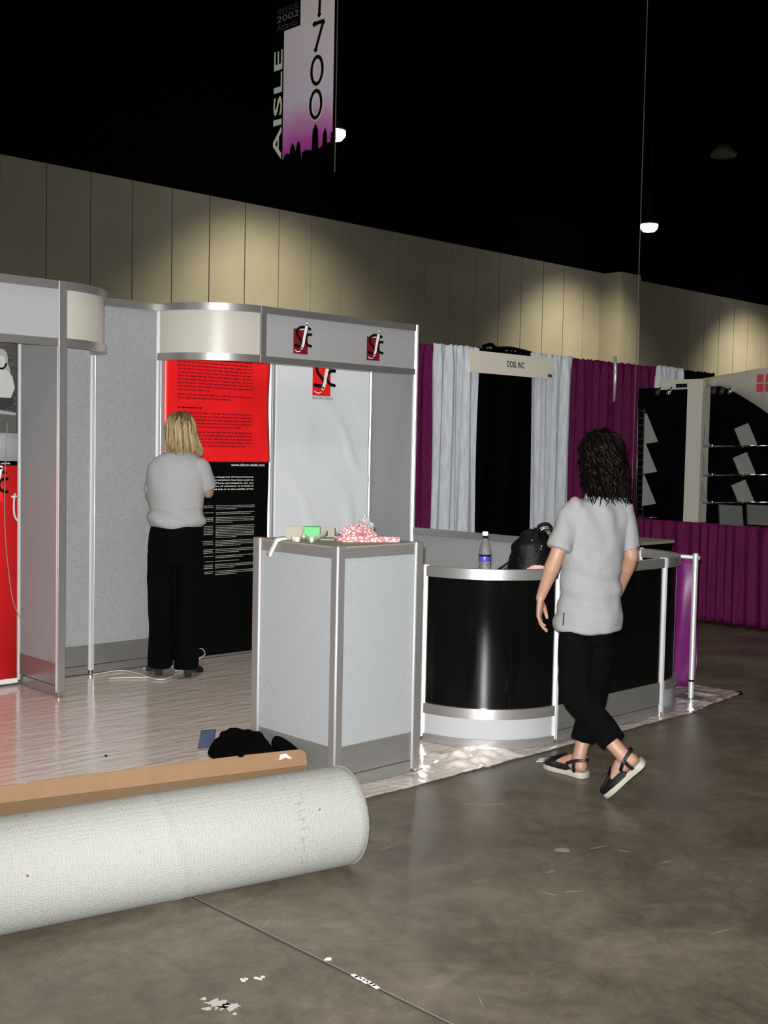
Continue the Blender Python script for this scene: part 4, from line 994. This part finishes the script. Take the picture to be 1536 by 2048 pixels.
def torso(b, secs, side, fwd):
    """secs: (centre, half width, half depth)"""
    b.loft([(c, side*w_, fwd*d) for c, w_, d in secs], 32)
def hand(b, wrist, d, pn, tside, curl=0.5, L=0.172):
    """wrist point, hand direction d, palm normal pn (side fingers curl to), tside thumb side"""
    d = d.normalized(); pn = (pn-d*pn.dot(d)).normalized(); ts = (tside-d*tside.dot(d)-pn*tside.dot(pn)).normalized()
    pl_ = L*.50
    b.loft([(wrist, ts*.024, pn*.017), (wrist+d*.02, ts*.029, pn*.016), (wrist+d*pl_*.55, ts*.037, pn*.015), (wrist+d*pl_, ts*.038, pn*.012)], 14)
    for i, (o_, ln, sp) in enumerate(((.029, .072, .10), (.010, .080, .03), (-.010, .074, -.04), (-.028, .058, -.12))):
        k = wrist+d*(pl_-.006-(.006 if i == 3 else 0))+ts*o_; dd = (d+ts*sp).normalized(); c = curl*(1+.22*i)
        a1 = c*.5; a2 = a1+c*.8; a3 = a2+c*.6
        p1 = k+(dd*math.cos(a1)+pn*math.sin(a1))*ln*.45; p2 = p1+(dd*math.cos(a2)+pn*math.sin(a2))*ln*.32; p3 = p2+(dd*math.cos(a3)+pn*math.sin(a3))*ln*.26
        rr_ = .0085 if i < 3 else .0072
        b.tube([k-dd*.01, k, p1, p2, p3], [rr_*1.05, rr_*1.05, rr_, rr_*.92, rr_*.75], 10); ball(b, p3, (rr_*.76,)*3, n=8); ball(b, p1, (rr_*1.04,)*3, n=8)
    t0 = wrist+d*.022+ts*.022; t1 = t0+(d*.6+ts*.62+pn*.35).normalized()*.036; t2 = t1+(d*.9+ts*.22+pn*.3).normalized()*.030; t3 = t2+(d*.95+pn*.3).normalized()*.022
    b.tube([t0, t1, t2, t3], [.015, .0115, .0098, .0078], 10); ball(b, t3, (.0078,)*3, n=8)
def head(b, c, f_, side, up, s=1.0):
    """c = centre of cranium; face towards f_"""
    ball(b, c, (.073*s, .090*s, .092*s), (side, f_, up), 20)
    ball(b, c+f_*.028*s-up*.045*s, (.056*s, .062*s, .068*s), (side, f_, up), 18)
    ball(b, c+f_*.055*s-up*.100*s, (.026*s, .024*s, .020*s), (side, f_, up), 12)
    ball(b, c+f_*.094*s-up*.035*s, (.011*s, .016*s, .020*s), (side, f_, up), 10)
    ball(b, c+f_*.085*s-up*.070*s, (.020*s, .012*s, .007*s), (side, f_, up), 10)
    for q in (-1, 1):
        ball(b, c+side*q*.073*s-up*.02*s, (.010*s, .018*s, .030*s), (side, f_, up), 10)
        ball(b, c+side*q*.030*s+f_*.080*s+up*.004*s, (.014*s, .010*s, .006*s), (side, f_, up), 8)
def face_parts(c, f_, side, up, parent, s=1.0, lip=(.45, .14, .12)):
    eb = MB(); 
    for q in (-1, 1): ball(eb, c+side*q*.030*s+f_*.083*s-up*.010*s, (.011*s,)*3, n=12)
    e_ = eb.build('eyes', mat('eye_white', (.7, .7, .68), .2), parent, True)
    ir = MB()
    for q in (-1, 1): ir.lathe(c+side*q*.030*s+f_*.0935*s-up*.010*s, [(.0052, 0), (.004, .001)], 12, f_)
    ir.build('irises', mat('eye_brown', (.05, .03, .015), .2), e_)
    lb_ = MB(); ball(lb_, c+f_*.098*s-up*.070*s, (.019*s, .004*s, .0055*s), (side, f_, up), 12); lb_.build('lips', mat('lips', lip, .45), parent, True)

def shoe(parent, heel, f_, up, L=0.255, W=0.046, style='sandal', sm=None):
    """heel: sole bottom at heel; f_ toe direction; up = sole normal"""
    f_ = f_.normalized(); up = (up-f_*up.dot(f_)).normalized(); sd_ = f_.cross(up)
    prof = [(0, .55), (.04, .78), (.12, .84), (.3, .74), (.45, .76), (.62, .96), (.76, 1.0), (.88, .88), (.96, .6), (1.0, .25)]
    def outl(k=1.0, L_=L): return [heel+f_*(x*L_)+sd_*(W*w_*k) for x, w_ in prof]+[heel+f_*(x*L_)-sd_*(W*w_*k) for x, w_ in reversed(prof)]
    if style == 'sandal':
        o = outl(); th = lambda x: .024+.0*x
        so = MB(); so.rings([[p for p in outl(.96)], [p+up*.006 for p in outl(1.02)], [p+up*.022 for p in outl(1.02)], [p+up*.027 for p in outl(.97)]])
        sh = MB()
        rr_ = []
        for x, w_, h in ((.34, .74, .055), (.42, .80, .058), (.52, .88, .060), (.64, .98, .055), (.76, 1.0, .047), (.87, .9, .038), (.95, .66, .028), (.995, .3, .016)):
            c = heel+f_*(x*L)+up*.022
            rr_.append([c+sd_*(W*w_*math.cos(a))+up*(h*max(0, math.sin(a))**.8) for a in [PI*k/14 for k in range(15)]]+[c+sd_*(W*w_*.9*math.cos(a)) for a in (PI*.75, PI*.5, PI*.25)])
        sh.rings(rr_)
        root = sh.build('shoe', SHOE, parent); smooth_angle(root, 50)
        s_ = so.build('sole', SOLE, root); smooth_angle(s_, 50)
        # heel strap and instep strap
        st = MB(); 
        P = bez([heel+f_*.36*L+sd_*.035+up*.055, heel+f_*.16*L+sd_*.036+up*.078, heel-f_*.006+sd_*.0+up*.085, heel+f_*.16*L-sd_*.036+up*.078, heel+f_*.36*L-sd_*.035+up*.055], 6)
        st.rings([[p-up*.008+q*0, p+up*.008, p+up*.008+(p-(heel+f_*.2*L+up*.06)).normalized()*.004, p-up*.008+(p-(heel+f_*.2*L+up*.06)).normalized()*.004] for p, q in [(p, V(0, 0, 0)) for p in P]])
        for q in (-1, 1):
            st.rings([[p-f_*.008, p+f_*.008, p+f_*.008+sd_*q*.004, p-f_*.008+sd_*q*.004] for p in bez([heel+f_*.17*L+sd_*q*.035+up*.024, heel+f_*.18*L+sd_*q*.037+up*.05, heel+f_*.17*L+sd_*q*.036+up*.08], 4)])
        st.build('heel_strap', SHOE, root)
        bk = MB(); bk.obox(heel+f_*.60*L+up*.083, f_*.012, sd_*.028, up*.003); bk.build('instep_tab', SHOE, root)
    else:
        sh = MB(); rr_ = []
        for x, w_, h in ((0.0, .6, .055), (.05, .8, .062), (.2, .82, .060), (.36, .78, .062), (.5, .84, .055), (.64, .95, .045), (.78, .95, .038), (.9, .75, .030), (.98, .4, .02)):
            c = heel+f_*(x*L)+up*(.045*max(0, 1-x/.55)+.006)
            rr_.append([c+sd_*(W*w_*math.cos(a))+up*(h*max(0, math.sin(a))**.8) for a in [PI*k/14 for k in range(15)]]+[c+sd_*(W*w_*.9*math.cos(a)) for a in (PI*.75, PI*.5, PI*.25)])
        sh.rings(rr_); root = sh.build('shoe', SHOE, parent); smooth_angle(root, 50)
        hl_ = MB(); hl_.loft([(heel+f_*.030, f_*.022, sd_*.024), (heel+f_*.030+up*.02, f_*.022, sd_*.024), (heel+f_*.034+up*.05, f_*.034, sd_*.032)], 14); hl_.build('heel', mat('polished_heel%d' % random.randint(0, 999), (.02, .02, .02), .08), root)
    return root

def fold(scale=7, amp=.006, seed=0, zs=1.0):
    return lambda p: amp*(noise.noise(V(p.x*scale, p.y*scale, p.z*scale*zs+seed)))+amp*.5*noise.noise(V(p.x*scale*2.6, p.y*scale*2.6, p.z*scale*zs*2.2+seed+9))

# ---- dark-haired woman walking away to the left
D = 5.36
w_face = (FW*0.80 - RT*0.60); w_face = w_face.normalized()      # walking direction
t_f = (FW*0.93 - RT*0.36).normalized(); t_s = V(t_f.y, -t_f.x, 0)  # torso front and her right side
hipc = pt(1177, 1232, D); 
shL = pt(1148, 1014, D-.05); shR = pt(1246, 1014, D+.04)
elL = pt(1113, 1112, D-.10); wrL = pt(1081, 1196, D-.06)
elR = pt(1262, 1112, D+.05); wrR = pt(1236, 1188, D+.20)
heelF = pt(1172, 1557, 5.43); heelF.z = 0.002
toeFd = (-RT*.66+FW*.75).normalized()
heelT = pt(1291, 1527, 5.03); toeT = pt(1210, 1597, 5.13); 
anF = heelF+toeFd*.045+V(0, 0, .085); 
fT = (toeT-heelT).normalized(); upT = (IU*.55+fT.cross(IR)*0-FW*0.0+RT*-.45); upT = (upT-fT*upT.dot(fT)).normalized()
anT = heelT+fT*.045+upT*.085
hL = hipc-t_s*.060+t_f*.025; hR = hipc+t_s*.066
hL.z = hR.z = .80
knF = pt(1186, 1385, 5.52); knT = pt(1152, 1388, 5.18)
per = bpy.data.objects.new('ptmp', None)
gz = Vector((hipc.x, hipc.y, 0))
b = MB()
# body core (slightly inside the clothes)
neck = pt(1200, 985, D+.02); hc = pt(1200, 903, D+.015)
torso(b, [(hipc+V(0, 0, -.10), .10, .075), (hipc, .125, .085), (hipc+V(0, 0, .12), .115, .08), (hipc+V(0, 0, .28), .13, .085), (hipc+V(0, 0, .40), .15, .08), (hipc+V(0, 0, .49), .10, .05)], t_s, t_f)
limb(b, [neck+V(0, 0, -.06), neck+V(0, 0, .02), hc+V(0, 0, -.06)], [.055, .045, .047])
hf = (FW*.95-RT*.3).normalized(); hs = V(hf.y, -hf.x, 0)
head(b, hc, hf, hs, UP, .98)
limb(b, [shL, (shL+elL)/2+t_f*-.005, elL], [.030, .036, .034]); limb(b, [elL, elL.lerp(wrL, .3), wrL], [.034, .036, .021])
limb(b, [shR, (shR+elR)/2, elR], [.030, .036, .034]); limb(b, [elR, elR.lerp(wrR, .3), wrR], [.034, .036, .021])
hand(b, wrL, (V(0, 0, -1)+RT*-.05), RT*.9-FW*.25, FW*.9+RT*.2, .38)
hand(b, wrR, (V(0, 0, -1)+FW*.35-RT*.2), -RT*.9, FW, .7)
limb(b, [hL, knT, anT], [.055, .042, .031]); limb(b, [hR, knF, anF], [.055, .042, .031])
ball(b, knT, (.05, .05, .05)); 
for an, hl_, ff, uu in ((anF, heelF, toeFd, UP), (anT, heelT, fT, upT)):
    limb(b, [an, hl_+ff*.035+uu*.052], [.034, .031]); sdd = ff.cross(uu)
    b.loft([(hl_+ff*.008+uu*.05, sdd*.02, uu*.018), (hl_+ff*.03+uu*.052, sdd*.030, uu*.026), (hl_+ff*.09+uu*.062, sdd*.032, uu*.035), (hl_+ff*.15+uu*.05, sdd*.038, uu*.022), (hl_+ff*.21+uu*.042, sdd*.036, uu*.014)], 16)
W1 = remesh(b, 'person', SKIN, None, .0042, 4)
tag(W1, 'dark-haired woman in a loose grey polo shirt and cropped black trousers walking past the counter', 'person')
face_parts(hc, hf, hs, UP, W1, .98)
# polo shirt
b = MB()
H = lambda dz, dx=0, df=0: hipc+V(0, 0, dz)+RT*dx+FW*df
torso(b, [(H(-.062, .001), .166, .130), (H(-.054, .001), .167, .131), (H(.0, .002), .163, .130), (H(.10, .004), .150, .112), (H(.20, .006), .145, .105), (H(.30, .010), .155, .105), (H(.38, .013), .170, .105), (H(.44, .016), .176, .098), (H(.485, .020), .162, .088), (H(.525, .024), .118, .070), (H(.548, .026), .062, .052)], t_s, t_f)
for sh_, el_ in ((shL, elL), (shR, elR)):
    e2 = sh_.lerp(el_, .86); b.tube([sh_+V(0, 0, .01)-(el_-sh_)*.05, sh_, sh_.lerp(el_, .4), e2], [.046, .053, .055, .054], 20); ball(b, sh_+V(0, 0, -.004), (.050, .050, .048))
def f1(p):
    z = p.z; a = 0
    q = (p-hipc).dot(RT)
    a += .006*math.sin(q*60+z*9+2*noise.noise(p*5))*max(0, min(1, (z-1.05)/.2))*(1 if (p-hipc).dot(t_f) < 0 else .4)
    return a*1.1+fold(6, .011, 3)(p)+.004*math.sin((p.z-hipc.z)*55+q*20+4*noise.noise(p*4))*max(0, min(1, (1.25-z)/.3))
sh1 = remesh(b, 'polo_shirt', SHIRTM, W1, .007, 5, f1)
mb = MB(); nr = H(.545, .026); ring = lambda r, z, k=1.0: [nr+t_s*math.cos(a)*r+t_f*math.sin(a)*r*.85+V(0, 0, z) for a in [2*PI*i/24 for i in range(24)]]
mb.rings([ring(.066, -.02), ring(.060, .022), ring(.056, .024), ring(.058, -.015)], cap=False); mb.build('collar', SHIRTM, sh1, True)
# hem slit at her left side
p = pt(1127, 1238, D-.125)
MB().obox(p, RT*.0018, FW*.004, V(0, 0, .028)+RT*.001).build('hem_slit', BLK, sh1)
# trousers
b = MB()
torso(b, [(H(-.13), .120, .090), (H(-.06), .138, .104), (H(-.01), .138, .104), (H(.05), .12, .09)], t_s, t_f)
hemT = knT.lerp(anT, .80); hemF = knF.lerp(anF, .74)
for h_, k_, e_ in ((hL, knT, hemT), (hR, knF, hemF)):
    P = bez([h_+V(0, 0, .0), h_.lerp(k_, .5), k_, k_.lerp(e_, .5), e_], 5); n_ = len(P)
    rad = [.064, .077, .070, .064, .058]; R_ = []
    for i in range(n_):
        t = i/(n_-1)*4; j = min(int(t), 3); R_.append(rad[j]*(1-t+j)+rad[j+1]*(t-j))
    b.tube(P, R_, 24)
remesh(b, 'trousers', TROU, W1, .007, 4, fold(8, .010, 5, .6))
shoe(W1, heelF, toeFd, UP, .25, .044); shoe(W1, heelT, fT, upT, .25, .044)

def hair_locks(name, m, parent, specs, n=6):
    """specs: list of (points, radius list)"""
    mb = MB()
    for P, r in specs:
        Q = bez(P, 4); k = len(Q); rad = [r*(.55+.45*min(1, i/(k*.25)))*(1-.75*max(0, (i/(k-1)-.6)/.4)) for i in range(k)]
        mb.tube(Q, rad, n)
    return mb.build(name, m, parent, True)
# curly hair
b = MB()
ball(b, hc+V(0, 0, .006)-hf*.012, (.087, .100, .100), (hs, hf, UP), 24)
bk = hc-hf*.03
b.loft([(bk+V(0, 0, .03), hs*.088, hf*.088), (bk+V(0, 0, -.05), hs*.100, hf*.080), (bk+V(0, 0, -.12)+RT*.005, hs*.112, hf*.072), (bk+V(0, 0, -.17)+RT*.02, hs*.110, hf*.055), (bk+V(0, 0, -.205)+RT*.03, hs*.085, hf*.040)], 28)
hair1 = remesh(b, 'hair', HAIRD, W1, .008, 4, lambda p: .012*noise.noise(p*28)+.006*noise.noise(p*60))
rnd = random.Random(21); specs = []
for i in range(330):
    th = rnd.uniform(0.15, 2*PI-.15); th = th  # 0 = face
    ph = rnd.uniform(-.1, 1.2)
    d = (hf*math.cos(th)+hs*math.sin(th))
    if d.dot(hf) > .62: continue
    s0 = hc-hf*.012+d*.093*math.cos(ph)+V(0, 0, .10*math.sin(ph))
    zend = hc.z-rnd.uniform(.12, .245) + (.05 if d.dot(hf) > .2 else 0)
    L_ = s0.z-zend; m_ = 7; P = []
    ph0 = rnd.uniform(0, 6); am = rnd.uniform(.006, .014)
    for k in range(m_+1):
        t = k/m_; out = .093*math.cos(ph)*(1-t)+t*rnd.uniform(.088, .112); out = max(out, .093*math.sqrt(max(0, 1-((s0.z-t*L_-hc.z)/.11)**2)) if s0.z-t*L_ > hc.z else .09)
        tg = V(-d.y, d.x, 0)
        P.append(hc-hf*(.012+.02*t)+d*(out+am*math.cos(ph0+t*11))+tg*am*1.4*math.sin(ph0+t*12)+V(0, 0, s0.z-hc.z-t*L_)+RT*(.022*t*t))
    specs.append((P, rnd.uniform(.004, .0085)))
hair_locks('curls', HAIRD, hair1, specs)

# ---- blonde woman standing at the red graphic
D2 = 7.60
f2 = (FW*.97-RT*.12).normalized(); s2 = V(f2.y, -f2.x, 0)
hip2 = pt(352, 1085, D2); sl2 = pt(325, 935, D2-.02); sr2 = pt(400, 935, D2+.0)
heA = pt(320, 1356, 7.58); heA.z = .014; heB = pt(372, 1358, 7.54); heB.z = .014
h2c = pt(361, 858, D2+.01)
b = MB()
torso(b, [(hip2+V(0, 0, -.14), .12, .09), (hip2, .16, .10), (hip2+V(0, 0, .14), .12, .085), (hip2+V(0, 0, .30), .135, .09), (hip2+V(0, 0, .44), .16, .085), (hip2+V(0, 0, .53), .10, .05)], s2, f2)
nk2 = pt(362, 905, D2)
limb(b, [nk2+V(0, 0, -.05), nk2, h2c+V(0, 0, -.06)], [.055, .046, .048])
h2f = (f2-V(0, 0, .18)).normalized(); h2u = (UP-h2f*UP.dot(h2f)).normalized(); h2s = h2f.cross(h2u)
head(b, h2c, h2f, h2s, h2u, 1.0)
eA = pt(301, 992, D2+.02); eB = pt(416, 985, D2+.05)
wA = eA+f2*.22+s2*.08+V(0, 0, -.01); wB = eB+f2*.22-s2*.09+V(0, 0, .02)
for sh_, e_, w_, q in ((sl2, eA, wA, 1), (sr2, eB, wB, -1)):
    limb(b, [sh_, (sh_+e_)/2, e_], [.032, .040, .038]); limb(b, [e_, e_.lerp(w_, .3), w_], [.037, .037, .022])
    hand(b, w_, f2*.9+s2*q*.25+V(0, 0, .1), V(0, 0, -1), s2*q, .6)
hA = hip2-s2*.09; hB = hip2+s2*.09; kA = pt(322, 1215, D2-.03); kB = pt(378, 1215, D2-.03)
aA = heA+f2*.05+V(0, 0, .12); aB = heB+f2*.05+V(0, 0, .12)
limb(b, [hA, kA, aA], [.07, .05, .033]); limb(b, [hB, kB, aB], [.07, .05, .033])
toA = (f2*.93-s2*.35).normalized(); toB = (f2*.93+s2*.35).normalized()
for a_, h_, ff in ((aA, heA, toA), (aB, heB, toB)):
    limb(b, [a_, h_+ff*.04+V(0, 0, .075)], [.033, .030]); limb(b, [h_+ff*.06+V(0, 0, .065), h_+ff*.20+V(0, 0, .03)], [.028, .016])
W2 = remesh(b, 'person', SKIN, None, .0055, 4)
tag(W2, 'blonde woman in grey top and black trousers standing at the red graphic', 'person')
face_parts(h2c, h2f, h2s, h2u, W2)
b = MB(); G = lambda dz, dx=0: hip2+V(0, 0, dz)+RT*dx
torso(b, [(G(.10, .003), .165, .125), (G(.125, .003), .185, .14), (G(.155, .002), .185, .14), (G(.22, 0), .175, .13), (G(.32, 0), .182, .13), (G(.42, .002), .192, .125), (G(.49, .006), .188, .11), (G(.54, .012), .155, .09), (G(.58, .02), .10, .07), (G(.597, .026), .065, .055)], s2, f2)
for sh_, e_ in ((sl2, eA), (sr2, eB)):
    b.tube([sh_+(sh_-e_)*.06, sh_, sh_.lerp(e_, .5), sh_.lerp(e_, .86)], [.054, .066, .066, .060], 20); ball(b, sh_+V(0, 0, .004), (.064, .064, .060))
def fsh(p):
    a = fold(5, .008, 1)(p); z = p.z-hip2.z
    return a+(.010*math.sin((p-hip2).dot(RT)*22+z*70+noise.noise(p*6)*3) if z < .22 else 0)*.6
remesh(b, 'knit_top', SHIRTB, W2, .007, 5, fsh)
b = MB()
torso(b, [(G(-.14), .15, .115), (G(-.05), .178, .125), (G(.05), .172, .12), (G(.13), .155, .11), (G(.16), .150, .10)], s2, f2)
for h_, k_, a_ in ((hA, kA, aA), (hB, kB, aB)):
    P = bez([h_-V(0, 0, .07), h_.lerp(k_, .5), k_, k_.lerp(a_, .5), a_+V(0, 0, -.065)], 5); rad = [.088, .090, .080, .078, .082]; R_ = []
    for i in range(len(P)):
        t = i/(len(P)-1)*4; j = min(int(t), 3); R_.append(rad[j]*(1-t+j)+rad[j+1]*(t-j))
    b.tube(P, R_, 24)
remesh(b, 'trousers', TROU, W2, .008, 4, fold(7, .008, 2, .7))
shoe(W2, heA, toA, UP, .245, .042, 'heel'); shoe(W2, heB, toB, UP, .245, .042, 'heel')
# bob of straight hair
b = MB()
ball(b, h2c+h2u*.010-h2f*.010, (.086, .100, .098), (h2s, h2f, h2u), 24)
bk = h2c-h2f*.018
b.loft([(bk+V(0, 0, .02), s2*.088, f2*.088), (bk+V(0, 0, -.05), s2*.098, f2*.078), (bk+V(0, 0, -.11), s2*.106, f2*.066), (bk+V(0, 0, -.145)+RT*.008, s2*.095, f2*.048)], 28)
hair2 = remesh(b, 'hair', HAIRB, W2, .008, 4, lambda p: .003*noise.noise(V(p.x*60, p.y*60, p.z*6)))
rnd = random.Random(4)
for nm, mm, cnt, pr in (('strands', HAIRB, 430, 0), ('dark_roots', HAIRR, 110, 1)):
    specs = []
    for i in range(cnt):
        th = rnd.uniform(0, 2*PI); d = (f2*math.cos(th)+s2*math.sin(th))
        if d.dot(f2) > .6: continue
        ph = rnd.uniform(0, 1.35) if not pr else rnd.uniform(.9, 1.5)
        P = []; tg = V(-d.y, d.x, 0); zend = -rnd.uniform(.135, .175) if not pr else rnd.uniform(-.02, .04)
        if pr: th += 0
        out_end = rnd.uniform(.098, .108)+(.03*max(0, d.dot(s2))**2)
        ja = rnd.uniform(0, 6)
        for k in range(9):
            t = k/8
            if pr:
                a = ph-(.35+.2*(i % 3))*t; P.append(h2c-f2*.012+d*(.094*math.cos(a)+.004)+V(0, 0, .108*math.sin(a)+.006)); continue
            if ph > 0 and t < .45:
                a = ph*(1-t/.45); r_ = .096*math.cos(a); z_ = .108*math.sin(a)
            else:
                q = (t-.45)/.55; r_ = .096+(out_end-.096)*q**1.2+(-.020*max(0, q-.8)/.2 if d.dot(s2) < .5 else .006*q); z_ = zend*q
            P.append(h2c-f2*.012+d*(r_+.003*math.sin(ja+t*5))+tg*.004*math.sin(ja+t*4)+V(0, 0, z_+.004)+(RT*.02*max(0, t-.6)))
        specs.append((P, rnd.uniform(.003, .006)))
    hair_locks(nm, mm, hair2, specs)
